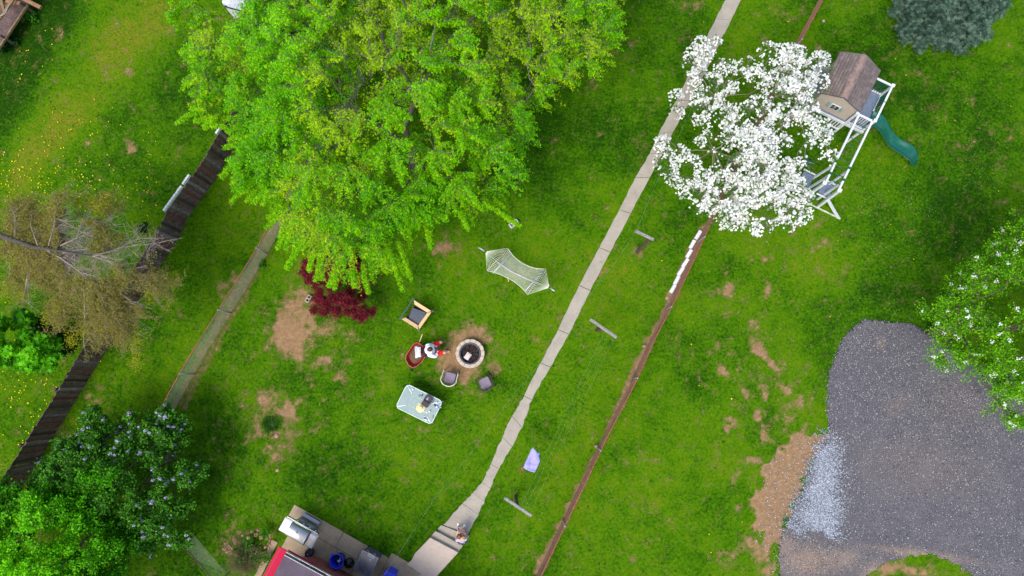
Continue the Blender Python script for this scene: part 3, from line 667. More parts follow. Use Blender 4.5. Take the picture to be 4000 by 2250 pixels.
# big maple: bright young leaves and yellow flower tassels
MAPLE = [(940, -260), (960, 10), (900, 80), (700, 110), (730, 270), (690, 400), (730, 480), (850, 470), (900, 540), (890, 640), (900, 760), (970, 770), (1010, 850), (1080, 880), (1070, 950), (1150, 1020), (1210, 1060), (1250, 1130), (1330, 1150), (1400, 1160), (1440, 1080), (1530, 1100), (1590, 1060), (1590, 960), (1720, 900), (1740, 840), (1880, 850), (1930, 800), (2020, 870), (2110, 800), (2060, 700), (2050, 590), (2180, 520), (2130, 440), (2200, 380), (2330, 330), (2470, 350), (2380, 260), (2520, 150), (2440, 60), (2520, -60), (2450, -300), (2200, -620), (1800, -760), (1300, -760), (1000, -560)]
bl, cen = outline_tree_blobs(MAPLE, 5.2, 9.4, 420, 0.55, 0.95, 4, zedge=4.3, power=1.9, under=0.25, inset=0.95)
bl += outline_tree_blobs(MAPLE, 4.6, 6.3, 260, 0.6, 1.0, 44, zedge=3.8, power=1.6, under=0.4, inset=1.05)[0]
bl += [(U(px, py, z), .8) for px, py, z in ((1390, 340, 6.2), (1340, 400, 5.6), (1450, 300, 6.8), (1520, 210, 7.2), (1560, 130, 7.4), (1420, 230, 6.8), (1350, 280, 6.2), (1600, 60, 7.4), (1490, 400, 5.8), (1300, 470, 5.2), (1000, 330, 5.0), (1060, 250, 5.2))] + [(U(px, py, 4.6), .5) for px, py in ((700, 60), (760, 20), (830, 70), (690, -10), (790, 90), (1010, 20), (960, 80))]
cenb = Vector((cen.x, cen.y, 0))
MB_ = M("maple bark", (0.115, 0.095, 0.085), 0.9, var=0.35, scale=5, bmp=0.7, bscale=18)
t, tw = tree("maple_tree", cenb, 2.6, bl, "huge maple in bright spring green leaf spreading over the top of the yard", "tree", MB_, 0.22, 8, tips=15, minr=0.006, out=1.0)
# long hanging sprays that finger out beyond the crown's edge
rr = random.Random(77); mf = MB(); MW = [U(a, b_, 4.6) for a, b_ in MAPLE]; cW = Vector((cen.x, cen.y, 4.6)); fing = []
for i in range(3, 28):
    a_, b_ = MW[i], MW[i + 1]; L_ = (b_ - a_).length
    for k in range(max(1, int(L_ / .30))):
        p = a_.lerp(b_, rr.random()); o_ = (p - cW); o_.z = 0; o_.normalize(); o_ = (o_ + Vector((rr.uniform(-.35, .35), rr.uniform(-.35, .35), 0))).normalized()
        st = p - o_ * rr.uniform(.7, 1.4) + Vector((0, 0, rr.uniform(0, .7))); e = p + o_ * rr.uniform(-.45, .35) - Vector((0, 0, rr.uniform(.1, .5)))
        md = (st + e) / 2 + Vector((rr.uniform(-.06, .06), rr.uniform(-.06, .06), .12)); mf.tube([st, md, e], [.008, .006, .003], 3, cap=False); fing += [(st, md, o_), (md, e, o_), (md, e, o_)]
mf.build("spray_twigs", MB_, t)
rng = np.random.default_rng(5)
MLEAF = leafmat("young maple leaves", [(0, (0.06, 0.28, 0.001)), (0.35, (0.14, 0.50, 0.002)), (0.7, (0.26, 0.68, 0.003)), (1, (0.42, 0.80, 0.02))], 0.45)
MTASS = leafmat("maple flower tassels", [(0, (0.26, 0.50, 0.002)), (0.5, (0.42, 0.72, 0.003)), (1, (0.64, 0.86, 0.010))], 0.4)
kt = rng.uniform(0, 1, len(tw))             # how leafy or how tasselled each twig is
mid = np.array([tuple((a + e) / 2) for a, e, o in tw])
lf_ = fbm(mid[:, 0] * .55 + 9, mid[:, 1] * .55, 51)
order = [i for i in range(len(tw)) if lf_[i] + 0.25 * (kt[i] - .5) - .012 * (mid[i, 0] - cenb.x) * -1 * 0 > 0.40]
twL = [tw[i] for i in order]; twF = [tw[i] for i in range(len(tw)) if lf_[i] + .25 * (kt[i] - .5) < 0.60]
P, D, k = along(twL, 400000, 0.04, rng, 0.26); P3, D3, k3 = along(fing, 26000, 0.04, rng, 0.0); P = np.concatenate([P, P3]); D = np.concatenate([D, D3])
tint = np.clip(0.45 + 0.20 * rng.normal(0, 1, len(P)) + 0.04 * (P[:, 2] - 7) + 0.35 * (fbm(P[:, 0], P[:, 1], 52) - .5), 0, 1)
scatter("crown", P, LEAF_M3, (0.032, 0.062), MLEAF, t, 0.5, tint, D, rng)
P, D, k = along(twF, 230000, 0.04, rng, 0.32); P3, D3, k3 = along(fing, 26000, 0.035, rng, 0.0); P = np.concatenate([P, P3])
scatter("flower_tassels", P, SPRAY5, (0.026, 0.048), MTASS, t, 0.7, None, None, rng)

# white dogwood
DW = [(2780, 190, 60), (2690, 262, 55), (2835, 235, 55), (2725, 300, 50), (2800, 150, 24), (2660, 360, 34), (2640, 420, 30), (2570, 560, 44), (2625, 610, 60), (2655, 668, 44), (2595, 600, 40), (3090, 250, 100), (3160, 300, 95), (3050, 335, 80), (3130, 400, 90), (2955, 268, 66), (2915, 232, 34), (3190, 240, 50), (3000, 400, 70),
      (2800, 330, 58), (2868, 330, 50), (2780, 400, 48), (2885, 430, 80), (2960, 470, 90), (2995, 545, 90), (3055, 590, 80), (2900, 520, 60), (3180, 470, 40), (3235, 480, 46), (3250, 540, 40), (3190, 540, 40), (2720, 760, 72), (2800, 800, 86), (2905, 770, 100), (3000, 730, 95), (2960, 850, 56), (3085, 810, 70), (2850, 690, 66), (2985, 640, 90), (3085, 690, 60), (3150, 835, 34), (2760, 690, 46), (3100, 865, 24), (3180, 770, 34), (2880, 860, 50), (2760, 830, 40), (3110, 620, 50), (2740, 560, 26), (3040, 470, 40), (2820, 610, 14), (2950, 560, 95), (2930, 640, 80), (3000, 300, 60), (2900, 600, 60), (3060, 740, 85), (2840, 770, 90), (2700, 730, 56), (2790, 360, 60), (2760, 450, 34), (3120, 330, 95), (3225, 600, 34), (3262, 590, 26), (2950, 700, 100), (2860, 480, 60), (3020, 820, 75), (2880, 830, 66), (2960, 885, 34), (3040, 870, 40), (2700, 220, 60), (2600, 640, 40), (3010, 190, 40), (3120, 200, 50), (2820, 300, 50), (2770, 430, 50), (2790, 480, 40), (2760, 520, 24), (2835, 520, 42), (2800, 560, 18), (2700, 650, 46), (2650, 700, 34), (2740, 700, 48), (2790, 700, 50), (2670, 740, 44), (3150, 545, 40), (2740, 380, 40), (2600, 520, 20), (2840, 600, 26), (3060, 400, 60)]
rng = np.random.default_rng(6); bl = []
dz0 = lambda px, py: 3.0 + 1.6 * math.exp(-(((px - 3020) / 260) ** 2 + ((py - 520) / 330) ** 2))
for px, py, r in DW:
    z = dz0(px, py); c = U(px, py, z); R_ = r / 100 * (27 - z) / 27
    n = max(1, int((R_ / 0.30) ** 2 * 1.1))
    for q_ in range(n):
        a = rng.uniform(0, 6.28); d = math.sqrt(rng.uniform(0, 1)) * R_ * .78
        bl.append((c + Vector((d * math.cos(a), d * math.sin(a), rng.uniform(-.28, .2) - 0.25 * (d / R_) ** 2)), min(R_, .34)))
base = U(2868, 640, 0.0)
t, tw = tree("dogwood_tree", base, 0.9, bl, "dogwood covered in white blossom beside the playhouse, growing over the path and fence", "tree", TWIG, 0.13, 12, tips=5, minr=0.008)
P = []
for c, r in bl:
    n = int(100 * (r / .34) ** 2); a = rng.uniform(0, 6.28, n); d = np.sqrt(rng.uniform(0, 1, n)) * r * 1.05
    P.append(np.stack([c.x + d * np.cos(a), c.y + d * np.sin(a), c.z + .16 - .30 * (d / r) ** 2 + rng.normal(0, .05, n)], -1))
P = np.concatenate(P); k = fbm(P[:, 0] * 3.1, P[:, 1] * 3.1, 61) + 0.8 * (fbm(P[:, 0] * 8, P[:, 1] * 8, 62) - .5) > 0.46; P = P[k]
BLOS = leafmat("white dogwood bracts", [(0, (0.50, 0.54, 0.46)), (0.3, (0.78, 0.81, 0.77)), (1, (0.92, 0.92, 0.90))], 0.25)
scatter("blossom", P, LEAF_FLOW, (0.026, 0.050), BLOS, t, 0.45, None, None, rng)
DLEAF = leafmat("dogwood leaves", [(0, (0.03, 0.11, 0.008)), (1, (0.10, 0.26, 0.015))], 0.35)
P, D, k = along(tw, 9000, 0.05, rng, 0.0); P[:, 2] -= .12
scatter("crown", P, LEAF_OVAL, (0.05, 0.09), DLEAF, t, 0.5, None, D, rng)

# Japanese maple, dark red
JM = [(1165, 1050), (1185, 1090), (1215, 1130), (1225, 1165), (1205, 1205), (1225, 1240), (1250, 1225), (1280, 1220), (1320, 1225), (1370, 1245), (1400, 1270), (1412, 1235), (1450, 1235), (1458, 1205), (1425, 1180), (1412, 1150), (1440, 1110), (1440, 1050), (1420, 1010), (1360, 980), (1250, 990), (1180, 1020)]
bl, cen = outline_tree_blobs(JM, 1.5, 2.1, 80, 0.18, 0.30, 7, zedge=1.1, power=1.6, under=.3, inset=.4)
t, tw = tree("japanese_maple", cen + Vector((.2, -.1, 0)), 0.5, bl, "small dark red Japanese maple half hidden under the big maple's lowest boughs", "tree", BARK, 0.07, 13, tips=8, minr=0.005)
JL = leafmat("dark red leaves", [(0, (0.06, 0.004, 0.010)), (0.5, (0.16, 0.011, 0.022)), (1, (0.34, 0.028, 0.052))], 0.3)
rng = np.random.default_rng(8); P, D, k = along(tw, 26000, 0.05, rng, 0.03)
scatter("crown", P, SPRAY5, (0.028, 0.05), JL, t, 0.6, None, None, rng)

# lilac
LIL = [(100, 1880), (150, 1790), (200, 1720), (280, 1690), (290, 1620), (330, 1590), (410, 1590), (430, 1660), (450, 1620), (520, 1605), (570, 1620), (590, 1590), (650, 1600), (700, 1590), (690, 1660), (750, 1690), (700, 1740), (660, 1760), (730, 1790), (790, 1840), (780, 1900), (730, 1940), (700, 1950), (740, 1990), (690, 2040), (720, 2100), (700, 2160), (640, 2150), (560, 2180), (460, 2150), (300, 2100), (120, 2000)]
bl, cen = outline_tree_blobs(LIL, 2.4, 3.6, 150, 0.24, 0.42, 9, zedge=1.7, power=1.4, under=.35)
t, tw = tree("lilac_bush", cen, 0.5, bl, "large dark green lilac bush dotted with lavender flower spikes", "bush", BARK, 0.12, 14, tips=9, minr=0.007)
LL = leafmat("lilac leaves", [(0, (0.014, 0.075, 0.006)), (0.5, (0.045, 0.19, 0.010)), (1, (0.12, 0.38, 0.018))], 0.25)
rng = np.random.default_rng(9); P, D, k = along(tw, 60000, 0.06, rng, 0.05)
scatter("crown", P, LEAF_OVAL, (0.06, 0.105), LL, t, 0.5, None, D, rng)
fm = MB(); FL = leafmat("lavender lilac flowers", [(0, (0.36, 0.29, 0.56)), (1, (0.62, 0.57, 0.80))], 0.2)
tops = [e for a, e, o in tw]; rr = random.Random(4)
cand = []
for e in rr.sample(tops, 600):
    px, py = to_px(np.array([e.x]), np.array([e.y]), e.z)
    wgt = .45 if (px[0] > 420 or py[0] < 1760) else .15
    if rr.random() < wgt and not (px[0] < 520 and py[0] > 1850): cand.append(e)
Pf = []
for e in cand:
    for q_ in range(20):
        f = rr.random(); r = .045 * (1 - .7 * f); a = rr.uniform(0, 6.28); Pf.append((e.x + r * math.cos(a), e.y + r * math.sin(a), e.z + .06 + f * .13))
scatter("flower_spikes", np.array(Pf), LEAF_FLOW, (0.014, 0.024), FL, t, 0.6, None, None, rng)

# bright green tree in the bottom left corner
BLT = [(-260, 1960), (-60, 1880), (40, 1890), (110, 1880), (190, 1830), (260, 1860), (330, 1830), (400, 1800), (470, 1830), (480, 1900), (420, 1960), (440, 2010), (500, 2050), (480, 2090), (520, 2130), (470, 2200), (500, 2300), (420, 2500), (100, 2600), (-260, 2500)]
bl, cen = outline_tree_blobs(BLT, 3.4, 5.4, 200, 0.34, 0.55, 10, zedge=3.0, power=1.4, under=.4)
t, tw = tree("locust_tree", cen, 1.4, bl, "bright green feathery tree in the bottom left corner overlapping the lilac", "tree", BARK, 0.16, 15, tips=10, minr=0.009)
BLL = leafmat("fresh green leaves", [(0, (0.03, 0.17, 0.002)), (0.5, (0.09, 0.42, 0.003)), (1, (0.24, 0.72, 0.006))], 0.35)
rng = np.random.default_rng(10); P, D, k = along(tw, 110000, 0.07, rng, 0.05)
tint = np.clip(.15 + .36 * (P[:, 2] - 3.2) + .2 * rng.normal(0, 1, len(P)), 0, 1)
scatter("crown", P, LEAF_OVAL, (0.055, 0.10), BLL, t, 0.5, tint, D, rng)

# small bright maple at the left edge
SM = [(-80, 1240), (40, 1215), (110, 1225), (130, 1290), (180, 1300), (230, 1320), (240, 1380), (215, 1440), (150, 1460), (90, 1440), (40, 1460), (-80, 1470)]
bl, cen = outline_tree_blobs(SM, 2.2, 3.2, 34, 0.22, 0.36, 17, zedge=1.7, power=1.3, under=.4)
t, tw = tree("young_maple_tree", cen, 0.8, bl, "small bushy bright green tree at the left edge below the bare tree", "tree", BARK, 0.06, 18, tips=9, minr=0.006)
rng = np.random.default_rng(12); P, D, k = along(tw, 15000, 0.06, rng, 0.05)
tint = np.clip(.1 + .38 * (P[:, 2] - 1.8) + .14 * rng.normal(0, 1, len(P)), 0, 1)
scatter("crown", P, LEAF_MAPLE, (0.07, 0.11), BLL, t, 0.4, tint, None, rng)
SH = [(90, 1250), (200, 1240), (280, 1270), (300, 1330), (250, 1400), (170, 1330)]
bl, cen = outline_tree_blobs(SH, 0.9, 1.3, 14, 0.2, 0.3, 27, zedge=.6, power=1.3, under=.4)
t, tw = tree("dark_shrub", cen, 0.25, bl, "low dark green shrub between the small bright tree and the plank fence", "shrub", BARK, 0.04, 19, tips=8, minr=0.005)
rng = np.random.default_rng(14); P, D, k = along(tw, 8000, 0.06, rng, 0.02)
DGL = leafmat("deep green leaves", [(0, (0.004, 0.03, 0.004)), (1, (0.012, 0.085, 0.008))], 0.2)
scatter("crown", P, LEAF_OVAL, (0.07, 0.11), DGL, t, 0.5, None, D, rng)

# blossoming pear on the right
PR_T = [(3590, 1240), (3650, 1160), (3720, 1130), (3760, 1020), (3830, 960), (3900, 930), (3960, 880), (3990, 830), (4060, 790), (4300, 800), (4500, 1100), (4500, 1600), (4200, 1760), (4060, 1700), (3960, 1660), (3900, 1610), (3860, 1560), (3780, 1500), (3760, 1440), (3660, 1440), (3640, 1380), (3700, 1340), (3640, 1280)]
bl, cen = outline_tree_blobs(PR_T, 4.0, 6.6, 200, 0.36, 0.6, 12, zedge=3.2, power=1.4, under=.4)
t, tw = tree("pear_tree", cen, 1.8, bl, "leafy pear tree with scattered white blossoms overhanging the dark gravel drive", "tree", BARK, 0.18, 16, tips=10, minr=0.009)
PRL = leafmat("pear leaves", [(0, (0.04, 0.18, 0.003)), (0.5, (0.12, 0.40, 0.004)), (1, (0.28, 0.62, 0.01))], 0.35)
rng = np.random.default_rng(13); P, D, k = along(tw, 95000, 0.07, rng, 0.05)
scatter("crown", P, LEAF_OVAL, (0.042, 0.078), PRL, t, 0.6, None, D, rng)
P, D, k = along([tw[i] for i in rng.integers(0, len(tw), 260)], 3200, 0.03, rng, 0, t0=.85); P[:, 2] += .04
scatter("blossom", P, LEAF_FLOW, (0.016, 0.028), BLOS, t, 0.4, None, None, rng)

# blue spruce top right
def spruce(base, R0, Ht, label, seed=3):
    rng = np.random.default_rng(seed); t = thing("spruce_tree", base, label, "tree")
    m = MB(); m.tube([base + Vector((0, 0, -.1)), base + Vector((0, 0, Ht * .5)), base + Vector((0, 0, Ht))], [.16, .1, .02], 8)
    P = []; D = []
    z = 0.35
    while z < Ht - .15:
        f = z / Ht; R = R0 * (1 - f) ** 0.85 * (1 if z > .6 else .9); nb = max(5, int(15 * (1 - f) + 6))
        off = rng.uniform(0, 6.28)
        for k in range(nb):
            a = off + 2 * math.pi * k / nb + rng.normal(0, .1); L = R * rng.uniform(.86, 1.08)
            d = Vector((math.cos(a), math.sin(a), -.10)); p0 = base + Vector((0, 0, z)); tip = p0 + d * L + Vector((0, 0, .10 * L))
            m.tube([p0, p0 + d * L * .5, tip], [.022, .014, .005], 3, cap=False)
            ns = int(L / .085) + 3
            for s_ in range(ns):
                g = (s_ + .5) / ns; sw = (.10 + .42 * L * (1 - g) * .5 + .06)
                for sd_ in (-1, 1, 0, 0.5, -.5):
                    if g < .35 and rng.uniform() < .5: continue
                    c = p0.lerp(tip, g) + Vector((-d.y, d.x, 0)) * sd_ * sw * rng.uniform(.5, 1.1) + Vector((0, 0, rng.uniform(-.05, .03) - .05 * abs(sd_)))
                    P.append(tuple(c)); dd = (d * (.9) + Vector((-d.y, d.x, 0)) * sd_ * .8 + Vector((0, 0, .15))); D.append(tuple(dd.normalized()))
        z += 0.21
    m.build("trunk", BARK, t, True)
    P = np.array(P); D = np.array(D)
    scatter("crown", np.concatenate([P, P + D * .05]), SPRAY7, (0.07, 0.12), leafmat("blue green needles", [(0, (0.008, 0.030, 0.020)), (.5, (0.045, 0.105, 0.075)), (1, (0.22, 0.34, 0.25))], .05, .7), t, .35, None, np.concatenate([D, D]), rng)
spruce(U(3655, 40, 0.4) * Vector((1, 1, 0)) if False else Vector((U(3672, 26, .4).x, U(3672, 26, .4).y, 0)), 2.42, 6.4, "dense blue-green spruce at the top right")

# bare larch-like tree reaching in from the left
LT = thing("larch_tree", Vector((U(-90, 900, 5).x, U(-90, 900, 5).y, 0)), "nearly bare larch with fine grey twigs and olive tufts leaning in from the left edge", "tree")
rr = random.Random(21); m = MB(); tws = []; tufts = []
GREYTW = M("grey larch bark", (0.27, 0.22, 0.18), 0.9, var=.3, bmp=.2); DARKTR = M("dark larch trunk", (0.06, 0.055, 0.05), .9, bmp=.5)
def limb(pts, r0, r1, n=7, mesh=m):
    W_ = [U(*p) for p in pts]; mesh.tube(W_, [r0 + (r1 - r0) * i / (len(W_) - 1) for i in range(len(W_))], n); return W_
tm = MB(); b0 = LT.location
tm.tube([b0 + Vector((0, 0, -.1)), b0 + Vector((0, 0, 3.5)), U(-40, 905, 5.0), U(130, 965, 5.4), U(230, 980, 5.5), U(360, 999, 5.45)], [.16, .13, .085, .06, .04, .015], 10); tm.build("trunk", DARKTR, LT, True)
limbs = []
for pts in ([(130, 965, 5.4), (250, 985, 5.5), (370, 1000, 5.4), (480, 965, 5.0), (640, 945, 4.4)], [(170, 970, 5.4), (240, 1010, 5.4), (310, 1060, 5.2), (360, 1105, 5.0), (400, 1160, 4.7), (412, 1240, 4.3), (400, 1300, 4.0)],
            [(190, 960, 5.4), (212, 880, 5.5), (215, 830, 5.5), (235, 780, 5.3)], [(235, 960, 5.4), (300, 930, 5.3), (375, 900, 5.0), (440, 840, 4.6)], [(95, 950, 5.3), (150, 1000, 5.1), (190, 1050, 4.8), (230, 1110, 4.5), (240, 1170, 4.2), (215, 1240, 4.0)],
            [(60, 930, 5.2), (60, 850, 5.2), (40, 790, 5.0)], [(20, 920, 5.0), (40, 1000, 4.8), (38, 1080, 4.4)], [(360, 998, 5.4), (470, 1040, 4.9), (560, 1090, 4.4), (640, 1120, 3.9)], [(320, 1065, 5.1), (330, 1160, 4.6), (330, 1260, 4.1), (325, 1340, 3.7)],
            [(150, 965, 5.4), (120, 880, 5.2), (130, 800, 4.9)], [(400, 1100, 4.9), (480, 1160, 4.3), (530, 1270, 3.8)], [(250, 985, 5.5), (420, 960, 5.0), (560, 930, 4.6)], [(100, 955, 5.3), (110, 1060, 4.8), (90, 1180, 4.2)], [(300, 930, 5.3), (330, 840, 4.9), (400, 790, 4.5)], [(380, 1130, 4.8), (460, 1250, 4.2), (500, 1330, 3.8)]):
    limbs.append(limb(pts, .026, .007))
for W_ in limbs:
    for k in range(len(W_) - 1):
        for q_ in range(20):
            p = W_[k].lerp(W_[k + 1], rr.random()); a = rr.uniform(0, 6.28)
            d = Vector((math.cos(a) + .35, math.sin(a) - .15, rr.uniform(-.5, .1))).normalized(); L = rr.uniform(.35, .9)
            e = p + d * L - Vector((0, 0, .15)); m.tube([p, (p + e) / 2 + Vector((rr.uniform(-.05, .05), rr.uniform(-.05, .05), .05)), e], [.007, .005, .003], 3, cap=False)
            tws.append((p, e, None))
            for s_ in range(5):
                g = rr.uniform(.2, 1); p2 = p.lerp(e, g); a2 = rr.uniform(0, 6.28); L2 = rr.uniform(.1, .36)
                e2 = p2 + Vector((math.cos(a2), math.sin(a2), rr.uniform(-.6, .2))) * L2; m.tube([p2, e2], [.0035, .0022], 3, cap=False); tws.append((p2, e2, None))
m.build("branch", GREYTW, LT)
rng = np.random.default_rng(15)
OL = leafmat("olive larch needles", [(0, (0.27, 0.215, 0.09)), (.5, (0.34, 0.33, 0.03)), (1, (0.46, 0.52, 0.012))], .3)
P, D, k = along(tws, 120000, 0.06, rng, 0); P[:, 2] += .05
kk = fbm(P[:, 0] * 1.1 + 3, P[:, 1] * 1.1, 71) > 0.42
TF = [(440, 1070, 4.6), (650 - 70, 1160, 3.9), (145, 1050, 4.6), (320, 1065, 4.8), (60, 1000, 4.8), (230, 1190, 4.2), (190, 1240, 3.9), (410, 890, 4.7), (130, 880, 5.0), (400, 1260, 4.1), (530, 1330, 3.8), (330, 1290, 4), (385, 810, 4.8), (60, 810, 4.9), (420, 800, 4.6), (30, 1130, 4.3), (90, 1150, 4.2), (370, 1060, 4.9), (280, 1330, 3.8), (530, 1400, 3.4), (680, 1090, 3.6), (200, 800, 4.9), (300, 780, 4.7), (350, 790, 4.7)]
Pt = np.concatenate([np.array(tuple(U(*c))) + rng.normal(0, 1, (330, 3)) * (.13, .17, .1) for c in TF])
P = np.concatenate([P[kk], Pt]); scatter("crown", P, SPRAY5, (0.018, 0.036), OL, LT, .8, np.concatenate([rng.uniform(0, .55, kk.sum()), rng.uniform(.4, 1, len(Pt))]), None, rng)

# weeds and small plants
def plant(px, py, r, n, label, mat, tmpl=LEAF_OVAL, sz=(.05, .1), name="leafy_weed", h=.25, seed=1):
    b_ = G(px, py); rng = np.random.default_rng(seed); t = thing(name, b_, label, "plant"); m = MB(); P = []; D = []
    for k in range(max(8, n // 12)):
        a = rng.uniform(0, 6.28); d = math.sqrt(rng.uniform(0, 1)) * r; e = b_ + Vector((d * math.cos(a), d * math.sin(a), h * (1 - .5 * d / r) * rng.uniform(.7, 1.1)))
        m.tube([b_ + Vector((0, 0, -.01)), b_.lerp(e, .5) + Vector((0, 0, .03)), e], .004, 3, cap=False)
        for q_ in range(12): g = rng.uniform(.3, 1); p = b_.lerp(e, g) + Vector(tuple(rng.normal(0, .03, 3))); P.append(tuple(p)); D.append((math.cos(a), math.sin(a), -.1))
    m.build("stem", GREENSTEM, t); scatter("foliage", np.array(P), tmpl, sz, mat, t, .6, None, np.array(D), rng); return t
GREENSTEM = M("green stem", (0.06, 0.14, 0.02), .7)
WEED = leafmat("weed leaves", [(0, (0.02, 0.12, 0.006)), (1, (0.08, 0.30, 0.012))], .3)
DGL2 = leafmat('dark tall grass', [(0, (0.008, 0.06, 0.002)), (1, (0.03, 0.15, 0.003))], .3)
plant(1032, 1035, .14, 160, "small bright green weed at the foot of the left chain link fence", WEED, seed=2)
plant(128, 72, .32, 420, "clump of green weeds by the corner of the timber deck", WEED, seed=3, h=.35)
plant(50, 168, .36, 420, "dark leafy weed patch below the timber deck", DGL, seed=4, h=.35, sz=(.07, .12))
plant(15, 190, .3, 200, "leafy weed patch at the left edge under the deck boards", DGL, seed=5, h=.3, sz=(.07, .12))
plant(1062, 1660, .42, 520, "round patch of tall dark green grass inside the worn ring on the lower left lawn", DGL2, seed=8, h=.12, sz=(.05, .10), tmpl=LEAF_NARROW, name="grass_clump")
plant(565, 890, .22, 160, "dark leafy weed beside the plank fence", DGL, seed=6, h=.25, sz=(.06, .1))
# dried hydrangea
hb = G(965, 2180); HY = thing("hydrangea_bush", hb, "untidy dried hydrangea with brown stems and pinkish dead flower heads beside the house corner", "bush")
m = MB(); rr = random.Random(31); tips = []; DRY = M("dry brown stems", (0.17, 0.11, 0.065), .9, var=.4)
for k in range(420):
    a = rr.uniform(0, 6.28); r = rr.uniform(.15, .95); e = hb + Vector((r * math.cos(a) * 1.0, r * math.sin(a) * .85, rr.uniform(.1, .75) * (1.2 - .5 * r)))
    s0 = hb + Vector((rr.uniform(-.25, .25), rr.uniform(-.2, .2), 0)); m.tube([s0, s0.lerp(e, .55) + Vector((rr.uniform(-.06, .06), rr.uniform(-.06, .06), .12)), e], [.006, .005, .003], 3, cap=False)
m.build("stem", DRY, HY)
HEAD = leafmat("dried flower heads", [(0, (0.30, 0.15, 0.10)), (1, (0.62, 0.40, 0.30))], .15)
Ph = []
for px, py in [(933, 2078), (948, 2092), (916, 2110), (984, 2076), (1000, 2090), (1008, 2070), (1042, 2105), (1052, 2125), (1058, 2095), (1036, 2138), (1055, 2110), (893, 2135), (876, 2145), (900, 2160), (918, 2120), (885, 2155), (1020, 2100), (1050, 2140), (925, 2170), (880, 2125), (905, 2142), (970, 2100)]:
    c = G(px, py, .5); c2 = rng.normal(0, 1, (70, 3)); c2 /= np.linalg.norm(c2, axis=1, keepdims=True); Ph.append(np.array(tuple(c)) + c2 * rng.uniform(.03, .065))
scatter("flower_heads", np.concatenate(Ph), LEAF_FLOW, (.012, .022), HEAD, HY, .8, None, None, rng)
Pg = np.concatenate([np.array(tuple(G(px, py, .3))) + rng.normal(0, 1, (190, 3)) * (.09, .1, .06) for px, py in [(970, 2110), (965, 2145), (985, 2185), (945, 2190), (1000, 2170), (1040, 2082), (925, 2150), (1040, 2180)]])
scatter("crown", Pg, LEAF_OVAL, (.04, .075), WEED, HY, .6, None, None, rng)
# ------------------------------------------------------------------ placing a thing built in its own frame
def place(t, p, rz=0.0): t.location = p; t.rotation_euler = (0, 0, rz)
def ang(p, q, z=0.0):
    a, b_ = U(*p, z), U(*q, z); return math.atan2(b_.y - a.y, b_.x - a.x)
def rrect(w_, h_, r, n=5):
    out = []
    for cx, cy, a0 in ((w_ / 2 - r, h_ / 2 - r, 0), (-w_ / 2 + r, h_ / 2 - r, 90), (-w_ / 2 + r, -h_ / 2 + r, 180), (w_ / 2 - r, -h_ / 2 + r, 270)):
        for k in range(n + 1):
            a = math.radians(a0 + 90 * k / n); out.append((cx + r * math.cos(a), cy + r * math.sin(a)))
    return out
def ringprism(m, outer, inner, z0, z1, mi=0):
    n = len(outer); o = len(m.v)
    for P_, z in ((outer, z0), (outer, z1), (inner, z1), (inner, z0)): m.v += [(p[0], p[1], z) for p in P_]
    for a in range(4):
        b_ = (a + 1) % 4
        for k in range(n):
            k2 = (k + 1) % n; m.f.append((o + a * n + k, o + a * n + k2, o + b_ * n + k2, o + b_ * n + k)); m.mi.append(mi)

# ------------------------------------------------------------------ fire pit
fp = G(1838, 1382); t = thing("fire_pit", fp, "round fire pit of pale concrete blocks with a black steel liner full of charcoal", "fire pit")
BLK = M("pale tan block", (0.50, 0.42, 0.33), 0.9, var=0.18, scale=8, bmp=0.4, dirt=(0.33, 0.27, 0.21))
for lay in range(2):
    for k in range(14):
        a0 = 2 * math.pi * (k + .5 * lay) / 14 + .012; a1 = 2 * math.pi * (k + 1 + .5 * lay) / 14 - .012; m = MB(); ps = []
        for j in range(4): a = a0 + (a1 - a0) * j / 3; ro = .545 if j in (0, 3) else .56; ps.append((fp.x + ro * math.cos(a), fp.y + ro * math.sin(a)))
        for j in range(4): a = a1 + (a0 - a1) * j / 3; ps.append((fp.x + .425 * math.cos(a), fp.y + .425 * math.sin(a)))
        m.prism(ps, .005 + .14 * lay, .137 + .14 * lay + random.uniform(-.003, .003)); m.build("block", BLK, t, bevel=.006)
m = MB(); m.lathe(fp, [(.415, .02), (.415, .30), (.405, .305), (.36, .29), (.355, .10)], 40); m.build("steel_liner", M("dark liner steel", (0.07, 0.08, 0.095), .55, .3), t, True)
ASH = M("charcoal and mulch", (0.035, 0.025, 0.024), .95, var=.6, scale=20, bmp=1.0, bscale=30, dirt=(0.10, 0.07, 0.06))
m = MB(); rings = 9; 
for i in range(rings + 1):
    for k in range(36):
        r = .40 * i / rings; a = 2 * math.pi * k / 36; m.v.append((fp.x + r * math.cos(a), fp.y + r * math.sin(a), .13 + .05 * random.random()))
for i in range(rings):
    for k in range(36): m.f.append((i * 36 + k, (i + 1) * 36 + k, (i + 1) * 36 + (k + 1) % 36, i * 36 + (k + 1) % 36)); m.mi.append(0)
m.build("charcoal_bed", ASH, t)
n = 900; a = RNG.uniform(0, 6.28, n); r = np.sqrt(RNG.uniform(0, 1, n)) * .37
scatter("charcoal_lumps", np.stack([fp.x + r * np.cos(a), fp.y + r * np.sin(a), RNG.uniform(.15, .19, n)], -1), rockt(3), (.012, .03), leafmat("charcoal lumps", [(0, (.01, .008, .009)), (.8, (.05, .035, .035)), (1, (.16, .11, .09))], 0, .9), t, .6)["kind"] = "stuff"
